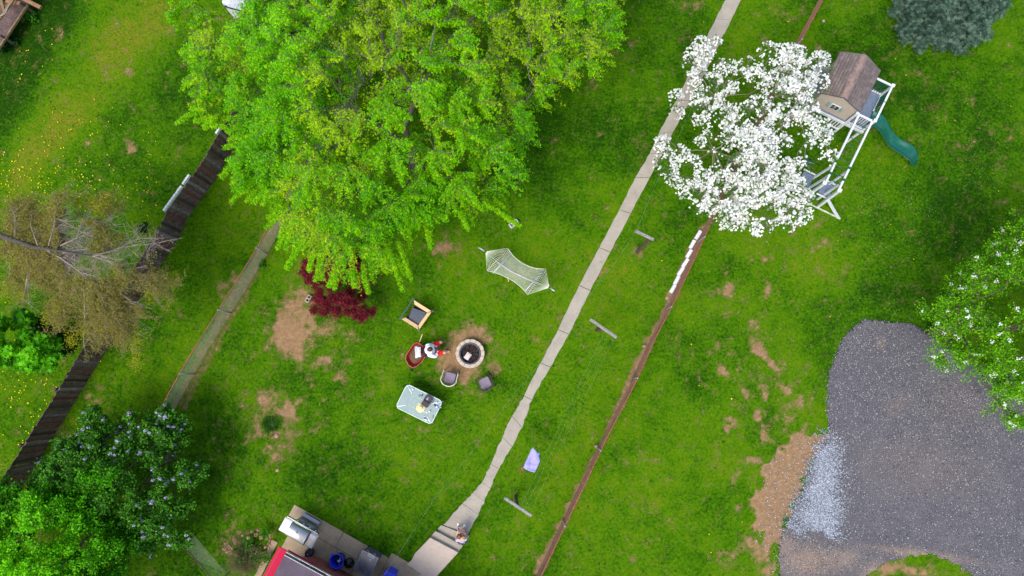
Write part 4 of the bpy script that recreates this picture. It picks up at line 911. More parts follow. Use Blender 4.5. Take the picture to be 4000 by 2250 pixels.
# printed bag lying in it
def slabmesh(name, w_, h_, th, mat, parent, nx_=14, ny_=10, crumple=.012, seed=1, puff=.02):
    r_ = np.random.default_rng(seed); m = MB()
    for s_ in (1, -1):
        for j in range(ny_ + 1):
            for i in range(nx_ + 1):
                u, v = i / nx_, j / ny_; e = min(u, 1 - u, v, 1 - v); m.v.append(((u - .5) * w_, (v - .5) * h_, s_ * (th / 2 * min(1, e * 6) + puff * min(1, e * 3) * (s_ > 0)) + r_.normal(0, crumple) * (e > 0)))
    o = (nx_ + 1) * (ny_ + 1)
    for s_ in (0, 1):
        for j in range(ny_):
            for i in range(nx_):
                a = s_ * o + j * (nx_ + 1) + i; f = (a, a + 1, a + nx_ + 2, a + nx_ + 1); m.f.append(f if s_ == 0 else f[::-1]); m.mi.append(0)
    return m.build(name, mat, parent, True)
def printed(name, base, ink):
    m, nt, b = newmat(name); co = objco(nt)
    vor = nt.nodes.new("ShaderNodeTexVoronoi"); vor.feature = 'F1'; vor.distance = 'CHEBYCHEV'; vor.inputs['Scale'].default_value = 13
    mp = nt.nodes.new("ShaderNodeMapping"); mp.inputs['Scale'].default_value = (1, 3.2, .1); nt.links.new(co, mp.inputs[0]); nt.links.new(mp.outputs[0], vor.inputs['Vector'])
    f = ramp(nt, vor.outputs['Distance'], [(0.16, (1, 1, 1)), (0.22, (0, 0, 0))]); g = ramp(nt, noise(nt, 4, 2, .5, co), [(0.48, (0, 0, 0)), (0.54, (1, 1, 1))])
    mm = nt.nodes.new("ShaderNodeMix"); mm.data_type = 'RGBA'; mm.blend_type = 'MULTIPLY'; mm.inputs[0].default_value = 1; nt.links.new(f, mm.inputs[6]); nt.links.new(g, mm.inputs[7])
    nt.links.new(mixc(nt, mm.outputs[2], base, ink), b.inputs['Base Color']); b.inputs['Roughness'].default_value = .7; return m
BAGP = printed("printed pale bag paper", (0.60, 0.52, 0.50), (0.26, 0.20, 0.20))
t = thing("paper_bag", (0, 0, 0), "crumpled pale printed bag lying on the charcoal in the fire pit", "bag"); slabmesh("bag", .27, .20, .03, BAGP, t, seed=4, crumple=.005)
place(t, U(1827, 1391, .24), ang((1808, 1402), (1827, 1375)))

# ------------------------------------------------------------------ people
def skinned(name, nodes, edges, mat, parent, sub=2, root=0):
    """nodes: (x,y,z,r) - grown with a Skin modifier, then baked to one mesh"""
    me = bpy.data.meshes.new(name); me.from_pydata([nd[:3] for nd in nodes], edges, []); o = bpy.data.objects.new(name, me); COL.objects.link(o)
    md = o.modifiers.new("skin", 'SKIN'); md.use_smooth_shade = True; md.branch_smoothing = .6
    if not me.skin_vertices: bpy.context.view_layer.update()
    lay = me.skin_vertices[0].data if me.skin_vertices else None
    if lay is None:
        bm = bmesh.new(); bm.from_mesh(me); bm.verts.layers.skin.verify(); bm.to_mesh(me); bm.free(); lay = me.skin_vertices[0].data
    for i, nd in enumerate(nodes):
        r = nd[3]; lay[i].radius = (r, r) if not isinstance(r, tuple) else r; lay[i].use_root = (i == root)
    sb = o.modifiers.new("sub", 'SUBSURF'); sb.levels = sub; sb.render_levels = sub
    bpy.context.view_layer.update(); dg = bpy.context.evaluated_depsgraph_get()
    nm = bpy.data.meshes.new_from_object(o.evaluated_get(dg)); o.modifiers.clear(); o.data = nm; nm.materials.clear(); nm.materials.append(mat)
    nm.polygons.foreach_set('use_smooth', [True] * len(nm.polygons))
    if parent is not None: setp(o, parent)
    return o
def chain(ns, es, pts, start=None):
    i0 = start
    for p in pts:
        ns.append(p); k = len(ns) - 1
        if i0 is not None: es.append((i0, k))
        i0 = k
    return i0
def V4(p, r): return (p.x, p.y, p.z, r)
def hand(ns, es, wrist, wi, d, up, r=.0085, curl=.55, L=.075):
    """palm and five fingers; d = direction of the hand, up = back of the hand"""
    d = d.normalized(); up = up.normalized(); s_ = d.cross(up).normalized()
    pc = wrist + d * .045; k = len(ns); ns.append(V4(pc, .024)); es.append((wi, k))
    for j, ll in enumerate((.85, 1.0, .93, .75)):
        b_ = pc + d * .04 + s_ * (.022 * (j - 1.5)); m1 = b_ + d * L * .5 * ll - up * L * .22 * ll * curl; e = m1 + d * L * .22 * ll - up * L * .45 * ll * curl
        chain(ns, es, [V4(b_, r * 1.05), V4(m1, r), V4(e, r * .8)], k)
    b_ = pc - s_ * .03 - d * .01; chain(ns, es, [V4(b_, r * 1.2), V4(b_ - s_ * .022 + d * .03 - up * .01, r * 1.05), V4(b_ - s_ * .02 + d * .055 - up * .02, r * .85)], k)
def headmesh(c, fwd, up, scale=1.0):
    """head with brow, eye sockets, nose, mouth, chin and ears; returns MB"""
    m = MB(); f = fwd.normalized(); s_ = f.cross(up).normalized(); u = s_.cross(f).normalized(); n1, n2 = 20, 28
    for i in range(n1 + 1):
        th = math.pi * i / n1
        for k in range(n2):
            ph = 2 * math.pi * k / n2; x = math.sin(th) * math.cos(ph); y = math.sin(th) * math.sin(ph); z = math.cos(th)
            X_ = x * .098; Y_ = y * .076 * (1 - .22 * max(0, -z)); Z_ = z * .118
            if x > 0:
                g = lambda a, b_, c_, d_: math.exp(-((y - a) / b_) ** 2 - ((z - c_) / d_) ** 2)
                X_ += .022 * g(0, .13, -.12, .18) - .010 * (g(.36, .16, .08, .1) + g(-.36, .16, .08, .1)) + .006 * g(0, .6, .24, .1) + .007 * g(0, .22, -.46, .06) - .005 * g(0, .3, -.53, .04) + .01 * g(0, .25, -.78, .15)
            m.v.append(tuple(c + (f * X_ + s_ * Y_ + u * Z_) * scale))
    for i in range(n1):
        for k in range(n2): m.f.append((i * n2 + k, (i + 1) * n2 + k, (i + 1) * n2 + (k + 1) % n2, i * n2 + (k + 1) % n2)); m.mi.append(0)
    for sg in (1, -1): m.tube([c + (s_ * sg * .072 + u * .02) * scale, c + (s_ * sg * .084 + f * -.008) * scale, c + (s_ * sg * .072 - u * .032) * scale], [.008, .016, .007], 6)
    return m, f, s_, u
# man in the white hoodie
hx = U(1683, 1369, .55); P1 = thing("person", Vector((hx.x, hx.y, 0)), "person in a white hoodie and red shorts sitting between the red wheelbarrow and the fire pit holding a remote control", "person")
P1["label"] = "person in white hoodie and red shorts seated beside the wheelbarrow holding a controller"
SHO = M("tan suede shoe", (0.52, 0.27, 0.09), .8, var=.15); REDC = M("red cotton shorts", (0.86, 0.006, 0.010), .75, var=.08, bmp=.2); HOOD = M("white hoodie fleece", (0.82, 0.84, 0.92), .9, var=.05, bmp=.3, bscale=60)
fw = (U(1738, 1357, .5) - U(1683, 1369, .5)); fw.z = 0; fw.normalize(); sdv = Vector((-fw.y, fw.x, 0))       # sdv: to his left = up in the picture
pel = Vector((hx.x, hx.y, .56)); ch = pel + fw * -.02 + Vector((0, 0, .32)); nk = ch + fw * .035 + Vector((0, 0, .17)); hd = nk + fw * .045 + Vector((0, 0, .15))
kneeL = U(1724, 1335, .54); kneeR = U(1740, 1377, .54); footL = U(1716, 1343, .09); footR = U(1741, 1373, .09)
hipL = pel + sdv * .10; hipR = pel - sdv * .10; shL = ch + sdv * .19 + Vector((0, 0, .11)); shR = ch - sdv * .19 + Vector((0, 0, .11))
elL = U(1683, 1349, .80) ; elR = U(1702, 1393, .80); wrL = U(1698, 1351, .78); wrR = U(1708, 1378, .78)
ns, es = [], []
a = chain(ns, es, [V4(pel, .13)]); b1 = chain(ns, es, [V4(pel + Vector((0, 0, .15)), .125), V4(ch, .135), V4(ch + Vector((0, 0, .11)), .11), V4(nk, .055), V4(hd - Vector((0, 0, .05)), .06)], a)
for hp, kn, ft, sg in ((hipL, kneeL, footL, 1), (hipR, kneeR, footR, -1)):
    toe = ft + (kn - hp).normalized() * .12; toe.z = .05
    chain(ns, es, [V4(hp, .095), V4(hp.lerp(kn, .5), .082), V4(kn, .060), V4(kn.lerp(ft, .4), .055), V4(ft + Vector((0, 0, .03)), .038), V4(toe, .035)], a)
for shd, el, wr, tgt in ((shL, elL, wrL, 1), (shR, elR, wrR, -1)):
    k = chain(ns, es, [V4(shd, .062), V4(shd.lerp(el, .5), .048), V4(el, .042), V4(el.lerp(wr, .5), .036), V4(wr, .026)], 3)
    ctr = U(1706, 1363, .78); hand(ns, es, wr, k, (ctr - wr).normalized() * .9 + fw * .5, Vector((0, 0, 1)) * 1.0)
skinned("body", ns, es, SKIN, P1)
m, f_, s2, u2 = headmesh(hd + Vector((0, 0, .03)), (fw + Vector((0, 0, -.55))), Vector((0, 0, 1))); m.build("head", SKIN, P1, True)
m = MB(); hc = hd + Vector((0, 0, .03)) - f_ * .014 + u2 * .022
for i in range(11):
    th = math.pi * .56 * i / 10
    for k in range(24):
        ph = 2 * math.pi * k / 24; w0 = 1 + .05 * math.sin(7 * ph + 3 * i); m.v.append(tuple(hc + f_ * math.sin(th) * math.cos(ph) * .106 * w0 + s2 * math.sin(th) * math.sin(ph) * .086 * w0 + u2 * math.cos(th) * .118))
for i in range(10):
    for k in range(24): m.f.append((i * 24 + k, (i + 1) * 24 + k, (i + 1) * 24 + (k + 1) % 24, i * 24 + (k + 1) % 24)); m.mi.append(0)
m.build("hair", HAIRB, P1, True)
ns, es = [], []
a = chain(ns, es, [V4(pel + Vector((0, 0, .08)), .20), V4(pel + Vector((0, 0, .18)) + fw * .02, .205), V4(ch + fw * .01, .21), V4(ch + Vector((0, 0, .11)), .17), V4(nk - Vector((0, 0, .015)), .085)])
for shd, el, wr in ((shL, elL, wrL), (shR, elR, wrR)): chain(ns, es, [V4(shd, .108), V4(shd.lerp(el, .5), .095), V4(el, .086), V4(el.lerp(wr, .6), .066), V4(el.lerp(wr, .92), .05)], 3)
skinned("hoodie", ns, es, HOOD, P1)
m = MB(); hcx = nk - fw * .09 + Vector((0, 0, .01)); ring = []
for k in range(15): a = math.pi * (.15 + 1.7 * k / 14); ring.append(nk + fw * math.cos(a) * .115 - fw * .02 + sdv * math.sin(a) * .125 + Vector((0, 0, .015 + .03 * math.cos(a))))
m.tube(ring, [.03 + .028 * math.sin(math.pi * k / 14) for k in range(15)], 10); m.build("hood", HOOD, P1, True)
ns, es = [], []
a = chain(ns, es, [V4(pel + Vector((0, 0, .02)), .17)])
for hp, kn in ((hipL, kneeL), (hipR, kneeR)): chain(ns, es, [V4(hp, .14), V4(hp.lerp(kn, .5), .125), V4(hp.lerp(kn, .90), .115)], a)
skinned("shorts", ns, es, REDC, P1)
for ft, kn, hp in ((footL, kneeL, hipL), (footR, kneeR, hipR)):
    d = (kn - hp); d.z = 0; d.normalize(); ns, es = [], []; chain(ns, es, [(ft.x - d.x * .05, ft.y - d.y * .05, .05, .045), (ft.x + d.x * .05, ft.y + d.y * .05, .055, .052), (ft.x + d.x * .17, ft.y + d.y * .17, .045, .045)])
    o = skinned("shoe", ns, es, SHO, P1)
    m = MB(); m.tube([ft + Vector((0, 0, .03)), ft + Vector((0, 0, .10))], [.048, .046], 10); m.build("sock", M("white sock", (.8, .8, .78), .9), P1, True)
# controller in his hands
t = thing("remote_controller", (0, 0, 0), "small black remote controller held by the person in the white hoodie", "controller")
m = MB(); m.prism(rrect(.17, .10, .03), -.02, .02); m.build("body", BLACK, t, bevel=.008)
m = MB(); m.box((0, .075, .012), (.15, .075, .01), Matrix.Rotation(.4, 3, 'X')); m.build("screen", M("dark glass", (.02, .02, .03), .1), t, bevel=.003)
for sx in (-.055, .055): m = MB(); m.tube([(sx, 0, .02), (sx, 0, .04)], [.006, .009], 8); m.build("stick", STEEL, t)
for sx in (-.05, .05): m = MB(); m.tube([(sx, .045, .005), (sx * 1.15, .12, .03)], .006, 6); m.build("antenna", BLACK, t)
place(t, U(1707, 1363, .775), math.atan2(fw.y, fw.x) - math.pi / 2)
# his folding chair
NAVY = M("navy chair canvas", (0.012, 0.018, 0.07), .85)
t = thing("camp_chair", (0, 0, 0), "navy folding camp chair under the person in the white hoodie", "chair")
m = MB(); m.prism(rrect(.42, .40, .04), .385, .40); m.build("seat", NAVY, t)
m = MB(); m.bar((-.21, 0, .44), (-.25, 0, .70), .40, .012, upv=(1, 0, .2)); m.build("backrest", NAVY, t)
for sy in (-.215, .215):
    m = MB(); m.tube([(.22, sy, 0), (-.2, sy, .42)], .011, 6); m.build("leg", GALV, t); m = MB(); m.tube([(-.22, sy, 0), (.2, sy, .42), (.22, sy, .6)], .011, 6); m.build("leg", GALV, t)
    m = MB(); m.bar((-.24, sy, .62), (.24, sy, .61), .055, .012); m.build("armrest", NAVY, t)
place(t, Vector((pel.x, pel.y, 0)) + fw * .01, math.atan2(fw.y, fw.x))

# woman on the steps
sk2 = M("fair skin", (0.70, 0.36, 0.28), .5, var=.05, bmp=.02)
hx = U(1806, 2108, .48); P2 = thing("person", Vector((hx.x, hx.y, Z2)), "person in grey top with brown ponytail sitting on the concrete steps with a phone", "person")
kneeL = U(1793, 2078, .60); kneeR = U(1809, 2071, .60); ftL = U(1790, 2059, .12); ftR = U(1815, 2063, .12)
fw2 = (kneeL + kneeR) / 2 - hx; fw2.z = 0; fw2.normalize(); sd2 = Vector((-fw2.y, fw2.x, 0)); pel = Vector((hx.x, hx.y, Z2 + .11)); ch = pel + fw2 * .07 + Vector((0, 0, .27)); nk = ch + fw2 * .09 + Vector((0, 0, .13)); hd = nk + fw2 * .07 + sd2 * .04 + Vector((0, 0, .09))
ns, es = [], []; a = chain(ns, es, [V4(pel, .115)]); chain(ns, es, [V4(pel.lerp(ch, .5), .10), V4(ch, .105), V4(ch + Vector((0, 0, .08)) + fw2 * .03, .09), V4(nk, .045), V4(hd - Vector((0, 0, .03)), .05)], a)
for hp, kn, ft in ((pel + sd2 * .09, kneeL, ftL), (pel - sd2 * .09, kneeR, ftR)):
    toe = ft + fw2 * .12; toe.z = .06; chain(ns, es, [V4(hp, .085), V4(hp.lerp(kn, .5), .072), V4(kn, .053), V4(kn.lerp(ft, .4), .048), V4(ft + Vector((0, 0, .02)), .032), V4(toe, .03)], a)
wrs = (U(1791, 2073, .72), U(1797, 2075, .72))
for shd, el, wr in ((ch + sd2 * .17 + Vector((0, 0, .08)), U(1783, 2092, .62), wrs[0]), (ch - sd2 * .17 + Vector((0, 0, .08)), U(1820, 2086, .62), wrs[1])):
    k = chain(ns, es, [V4(shd, .05), V4(shd.lerp(el, .5), .038), V4(el, .034), V4(el.lerp(wr, .5), .03), V4(wr, .022)], 3); hand(ns, es, wr, k, fw2, Vector((0, 0, 1)), r=.008, L=.065)
skinned("body", ns, es, sk2, P2)
m, f_, s2, u2 = headmesh(hd + Vector((0, 0, .03)), (fw2 + sd2 * .3 + Vector((0, 0, -.9))), Vector((0, 0, 1)), .95); m.build("head", sk2, P2, True)
m = MB(); hc = hd + Vector((0, 0, .03)) - f_ * .022 + u2 * .02; HAIRL = M("light brown hair", (0.17, 0.075, 0.03), .55, var=.6, scale=50); HAIRD = M("blonde ponytail hair", (0.50, 0.27, 0.10), .6, var=.4, scale=60)
for i in range(11):
    th = math.pi * .6 * i / 10
    for k in range(24):
        ph = 2 * math.pi * k / 24; w0 = 1 + .05 * math.sin(6 * ph + 2 * i); m.v.append(tuple(hc + f_ * math.sin(th) * math.cos(ph) * .104 * w0 + s2 * math.sin(th) * math.sin(ph) * .086 * w0 + u2 * math.cos(th) * .115))
for i in range(10):
    for k in range(24): m.f.append((i * 24 + k, (i + 1) * 24 + k, (i + 1) * 24 + (k + 1) % 24, i * 24 + (k + 1) % 24)); m.mi.append(0)
m.build("hair", HAIRL, P2, True)
m = MB(); q0 = hc - f_ * .09; q1 = U(1808, 2099, q0.z + .02); q2 = U(1818, 2106, q0.z - .08)
for k in range(16): o_ = Vector((random.uniform(-.03, .03), random.uniform(-.03, .03), random.uniform(-.02, .02))); m.tube([q0 + o_ * .3, q1 + o_ * .8, q2 + o_ * 1.6], [.014, .018, .006], 5)
m.build("ponytail", HAIRD, P2, True)
ns, es = [], []; chain(ns, es, [V4(pel + Vector((0, 0, .03)), .155), V4(pel.lerp(ch, .5), .15), V4(ch, .15), V4(ch + Vector((0, 0, .085)) + fw2 * .03, .12), V4(nk - Vector((0, 0, .03)), .07)])
for sg, el in ((1, U(1783, 2092, .62)), (-1, U(1820, 2086, .62))): shd = ch + sd2 * .17 * sg + Vector((0, 0, .08)); chain(ns, es, [V4(shd, .078), V4(shd.lerp(el, .42), .066)], 3)
skinned("top", ns, es, M("grey lilac top", (0.42, 0.44, 0.62), .85, var=.08, bmp=.2), P2)
ns, es = [], []; a = chain(ns, es, [V4(pel, .135)])
for sg, kn in ((1, kneeL), (-1, kneeR)): hp = pel + sd2 * .09 * sg; chain(ns, es, [V4(hp, .10), V4(hp.lerp(kn, .38), .09)], a)
skinned("shorts", ns, es, M("navy shorts", (.03, .04, .12), .8), P2)
for ft in (ftL, ftR):
    ns, es = [], []; chain(ns, es, [(ft.x - fw2.x * .04, ft.y - fw2.y * .04, .09, .042), (ft.x + fw2.x * .05, ft.y + fw2.y * .05, .09, .046), (ft.x + fw2.x * .15, ft.y + fw2.y * .15, .08, .04)])
    skinned("shoe", ns, es, M("white trainers", (.78, .78, .88), .6, var=.06), P2)
    m = MB(); m.tube([ft + Vector((0, 0, .01)), ft + Vector((0, 0, .05))], [.04, .036], 8); m.build("collar", BLACK, P2, True)
t = thing("phone", (0, 0, 0), "black phone in a white case held by the person on the steps", "phone")
m = MB(); m.prism(rrect(.085, .16, .012), -.006, .004); m.build("case", M("white phone case", (.8, .78, .8), .4), t, bevel=.002)
m = MB(); m.prism(rrect(.072, .145, .008), .0042, .007); m.build("screen", M("dark glass", (.02, .02, .03), .1), t)
place(t, U(1792, 2069, .76), math.atan2(fw2.y, fw2.x) - math.pi / 2)

# ------------------------------------------------------------------ wheelbarrow
TR = [(1626, 1338), (1637, 1341), (1657, 1357), (1664, 1375), (1661, 1393), (1646, 1416), (1627, 1431), (1611, 1436), (1595, 1425), (1585, 1405), (1586, 1389), (1601, 1364), (1615, 1345)]
ZR = .62; rim = [U(a, b_, ZR) for a, b_ in TR]; c = sum(rim, Vector()) / len(rim); t = thing("wheelbarrow", Vector((c.x, c.y, 0)), "red wheelbarrow heaped with brown dirt beside the person in the white hoodie", "wheelbarrow")
REDP = M("chipped red paint", (0.42, 0.012, 0.018), .45, .1, var=.25, scale=7, dirt=(0.25, 0.10, 0.07)); WOODH = M("pale wooden handle", (0.52, 0.42, 0.22), .8, var=.25)
m = MB(); n = len(rim); ce = c.copy(); lv = [(1.0, ZR), (.985, ZR - .02), (.86, ZR - .14), (.70, ZR - .27), (0.02, ZR - .29)]
for f_, z in lv:
    for p in rim: m.v.append((ce.x + (p.x - ce.x) * f_, ce.y + (p.y - ce.y) * f_, z))
for i in range(len(lv) - 1):
    for k in range(n): m.f.append((i * n + k, (i + 1) * n + k, (i + 1) * n + (k + 1) % n, i * n + (k + 1) % n)); m.mi.append(0)
o = m.build("tray", REDP, t, True); sm = o.modifiers.new("solid", 'SOLIDIFY'); sm.thickness = .006
m = MB(); m.tube([rim[k % n] for k in range(n + 1)], .011, 6); m.build("rim", M("worn red rim", (0.50, 0.13, 0.09), .6, var=.3), t, True)
for a_, b_ in (((1618, 1395), (1650, 1305)), ((1652, 1405), (1693, 1335))):
    m = MB(); p0 = U(*a_, ZR - .32); p1 = U(*b_, ZR - .02); m.bar(p0, p1, .035, .04); m.build("handle", WOODH, t, bevel=.006)
nose = U(1609, 1440, .3); m = MB(); m.tube([U(1596, 1424, .34), U(1603, 1436, .32), U(1610, 1441, .3), U(1618, 1437, .32), U(1632, 1428, .34)], .012, 6); m.build("nose_guard", RUST, t)
ax = (U(1610, 1441, 0) - U(1640, 1340, 0)).normalized(); ax.z = 0; sx_ = Vector((-ax.y, ax.x, 0)); wc = U(1612, 1430, .19)
R_ = Matrix((ax, Vector((0, 0, 1)), sx_)).transposed()
m = MB(); m.lathe(wc, [(.12, -.035), (.17, -.04), (.19, -.02), (.19, .02), (.17, .04), (.12, .035)], 24, R=R_); wh = m.build("tyre", BLACK, t, True); m = MB(); m.lathe(wc, [(.0, -.03), (.12, -.03), (.12, .03), (0, .03)], 24, R=R_); m.build("rim", REDP, wh, True)
for sg in (1, -1): p = c + sx_ * .17 * sg - ax * .12; m = MB(); m.tube([Vector((p.x, p.y, .3)), Vector((p.x, p.y, .012)) + sx_ * .03 * sg, Vector((p.x, p.y, .012)) + ax * .25 + sx_ * .03 * sg, Vector((p.x, p.y, .3)) + ax * .3], .011, 6); m.build("leg", RUST, t)
m = MB(); nn = 24; DIRT = M("brown garden dirt", (0.12, 0.065, 0.035), .95, var=.6, scale=16, bmp=1.0, bscale=45, dirt=(0.22, 0.13, 0.06))
for i in range(9):
    f_ = i / 8
    for k in range(nn):
        a = 2 * math.pi * k / nn; j = (k / nn * n); p = rim[int(j) % n].lerp(rim[(int(j) + 1) % n], j % 1); sc_ = .80 * f_
        sh = -ax * .05; m.v.append((ce.x + sh.x + (p.x - ce.x) * sc_, ce.y + sh.y + (p.y - ce.y) * sc_, ZR - .06 - .13 * f_ ** 2 + random.uniform(-.02, .02) * (f_ < 1)))
for i in range(8):
    for k in range(nn): m.f.append((i * nn + k, (i + 1) * nn + k, (i + 1) * nn + (k + 1) % nn, i * nn + (k + 1) % nn)); m.mi.append(0)
o = m.build("dirt_heap", DIRT, None, True); tag(o, "heap of brown garden dirt filling the red wheelbarrow", "dirt")
t = thing("sack", (0, 0, 0), "folded white and grey plastic sack lying on the dirt in the wheelbarrow", "sack")
slabmesh("sack_front", .38, .15, .03, printed("white printed sack", (.62, .63, .68), (.52, .50, .55)), t, seed=8, crumple=.012); o = slabmesh("sack_back", .44, .10, .02, M("grey silver sack", (.50, .54, .56), .5, var=.15), t, seed=9, crumple=.006)
for v in o.data.vertices: v.co.y += .10; v.co.z -= .02
place(t, U(1636, 1375, ZR + .06), ang((1637, 1398), (1635, 1350)))

# ------------------------------------------------------------------ resin chairs
def resin_chair(rimmat, mat, seatmat, label):
    t = thing("patio_chair", (0, 0, 0), label, "chair", "chairs by the fire pit")
    m = MB(); m.prism(rrect(.46, .46, .09), .40, .43); m.build("seat", mat, t, bevel=.01)
    m = MB(); m.prism(rrect(.40, .40, .06), .43, .47); o = m.build("cushion", seatmat, t, bevel=.015)
    bk = []
    for k in range(11): a = math.radians(200 + 140 * k / 10); bk.append(Vector((.31 * math.cos(a), -.03 + .29 * math.sin(a), .80 - .03 * abs(k - 5) / 5)))
    m = MB(); m.tube(bk, .02, 6); m.build("back_rail", rimmat, t, True)
    for k in range(9):
        a = math.radians(216 + 108 * k / 8); m = MB(); m.bar((.24 * math.cos(a), -.02 + .20 * math.sin(a), .42), (.31 * math.cos(a), -.03 + .29 * math.sin(a), .79), .028, .01, upv=(math.cos(a), math.sin(a), 0)); m.build("back_slat", mat, t)
    for sx in (-1, 1):
        m = MB(); m.tube([(sx * .30, -.14, .77), (sx * .29, .0, .66), (sx * .285, .20, .64), (sx * .27, .255, .60)], .021, 6); m.build("armrest", rimmat, t, True)
        m = MB(); m.tube([(sx * .27, .24, .62), (sx * .255, .25, .3), (sx * .27, .27, 0)], [.022, .02, .018], 6); m.build("leg", mat, t, True)
        m = MB(); m.tube([(sx * .24, -.20, .45), (sx * .26, -.27, 0)], [.022, .018], 6); m.build("leg", mat, t, True)
    return t
BRC = M("dark brown resin", (0.055, 0.040, 0.032), .5, var=.2); CUSH = M("mauve grey cushion", (0.215, 0.175, 0.225), .9, var=.1, bmp=.3); CREAM = M("cream worn resin edge", (0.60, 0.56, 0.46), .5, var=.2)
place(resin_chair(CREAM, BRC, CUSH, "patio chair with cream rim and mauve seat, directly below the fire pit"), G(1762, 1476), math.radians(-14))
place(resin_chair(BRC, BRC, CUSH, "all brown patio chair with mauve seat, at the lower right of the fire pit"), G(1898, 1496), math.radians(27))

# ------------------------------------------------------------------ glass patio table and the things on it
tc = U(1637, 1579, .72); ta = ang((1560, 1544), (1700, 1613), .72) ; t = thing("glass_table", (0, 0, 0), "rectangular frosted glass patio table with a white frame on the lawn", "table")
gm_, nt, b = newmat("frosted green glass"); b.inputs['Base Color'].default_value = (0.30, 0.40, 0.38, 1); b.inputs['Roughness'].default_value = .25; b.inputs['Alpha'].default_value = .90
nt.links.new(ramp(nt, noise(nt, 3, 4, .6, objco(nt)), [(0.3, (0.25, 0.34, 0.325)), (0.7, (0.30, 0.39, 0.375))]), b.inputs['Base Color'])
TW_, TH_ = 1.52, .98
m = MB(); m.prism(rrect(TW_ - .02, TH_ - .02, .15, 6), .705, .712); m.build("glass_top", gm_, t)
WMET = M("white frame metal", (.66, .76, .74), .4, var=.06)
m = MB(); ringprism(m, rrect(TW_, TH_, .16, 6), rrect(TW_ - .045, TH_ - .045, .14, 6), .69, .722); m.build("frame", WMET, t, bevel=.005)
LM = M("leg white seen through glass", (.72, .78, .78), .4)
for sx in (-1, 1):
    for sy in (-1, 1):
        m = MB(); m.tube([(sx * .70, sy * .42, .716), (sx * .55, sy * .33, .7155), (sx * .40, sy * .22, .714)], [.020, .019, .010], 8); m.build("strut", LM, t, True)
        m = MB(); m.tube([(sx * .66, sy * .41, .70), (sx * .70, sy * .43, .3), (sx * .73, sy * .46, 0)], .02, 8); m.build("leg", LM, t, True)
m = MB(); ringprism(m, rrect(.78, .42, .14, 6), rrect(.74, .38, .12, 6), .7125, .7155); m.build("under_frame", M("under frame seen through frosted glass", (.36, .44, .42), .5), t)
m = MB(); m.lathe((0, 0, 0), [(.028, .7125), (.045, .7165), (.05, .713)], 20); m.build("umbrella_ring", LM, t, True)
place(t, Vector((tc.x, tc.y, 0)), ta)
def at_table(px, py, z=.725): return U(px, py, z)
t = thing("camera_case", (0, 0, 0), "open black drone carrying case with foam compartments on the glass table", "case")
m = MB(); ringprism(m, rrect(.28, .22, .03), rrect(.26, .20, .02), 0, .12); m.prism(rrect(.265, .205, .02), .002, .02); m.build("base", M("dark grey nylon", (.035, .035, .045), .8), t)
m = MB(); m.prism(rrect(.26, .20, .02), .02, .085); m.build("foam", M("grey foam", (.085, .085, .10), .9), t)
for (x_, y_, w_, h_) in ((-.07, .045, .09, .05), (.07, 0, .09, .15), (-.085, -.03, .04, .05)): m = MB(); m.prism([(x_ - w_ / 2, y_ - h_ / 2), (x_ + w_ / 2, y_ - h_ / 2), (x_ + w_ / 2, y_ + h_ / 2), (x_ - w_ / 2, y_ + h_ / 2)], .086, .09); m.build("compartment", BLACK, t)
for k in range(3): m = MB(); m.prism(rrect(.05, .022, .004), .09, .10); o = m.build("battery", M("pale grey battery", (.42, .42, .62), .5), t); [setattr(v, 'co', v.co + Vector((-.025, -.045 + .03 * k, 0))) for v in o.data.vertices]
m = MB(); m.prism([(x, y - .215) for x, y in rrect(.28, .20, .04)], .05, .11); lid = m.build("lid", M("charcoal nylon", (.035, .028, .033), .7), t, bevel=.015); m = MB(); m.box((0, -.24, .112), (.13, .012, .003)); m.box((-.02, -.265, .112), (.1, .006, .003)); m.build("red_stitching", M("dark red print", (.22, .01, .03), .6), lid)
m = MB(); m.tube([(.14, .06, .1), (.20, .04, .06), (.21, -.04, .04), (.17, -.10, .05), (.14, -.06, .09)], .012, 6); m.build("strap", BLACK, t, True)
m = MB(); m.tube([(-.1, .11, .1), (-.05, .145, .11), (.03, .145, .11), (.06, .11, .1)], .012, 6); m.build("handle", BLACK, t, True)
place(t, at_table(1674, 1558), ta + math.radians(-4))
hatm = M("straw hat weave", (0.80, 0.66, 0.32), .85, var=.1, scale=30, bmp=.4)
m = MB(); m.lathe((0, 0, 0), [(.165, .0), (.162, .008), (.10, .015), (.082, .03), (.075, .085), (.06, .105), (.03, .098), (0, .092)], 32); o = m.build("straw_hat", hatm, None, True); tag(o, "round yellow straw hat on the glass table below the black case", "hat"); o.location = at_table(1643, 1594)
def small(name, label, cat, fn, px, py, rz, z=.725, group=None):
    e = thing(name, (0, 0, 0), label, cat, group); fn(e); place(e, U(px, py, z), ta + rz); return e
WHP = M("white glazed plastic", (.82, .82, .82), .4, var=.04)
def cup(e):
    m = MB(); m.lathe((0, 0, 0), [(0, .0), (.024, 0), (.028, .06), (.03, .062)], 16); m.build("cup_body", WHP, e, True); m = MB(); m.lathe((0, 0, 0), [(.031, .06), (.031, .068), (.01, .072), (0, .068)], 16); m.build("lid", WHP, e, True)
for px, py, lb in ((1613, 1521, "white tea light holder in the upper left corner of the glass table"), (1706, 1574, "white tea light holder near the right end of the glass table"), (1678, 1607, "white lidded candle jar beside the fork, lower middle of the glass table"), (1666, 1641, "white tea light holder at the bottom corner of the glass table"), (1707, 1590, "white tea light holder behind the blue pen bundle")):
    small("candle_holder", lb, "candle holder", cup, px, py, 0, group="white candle holders on the glass table")
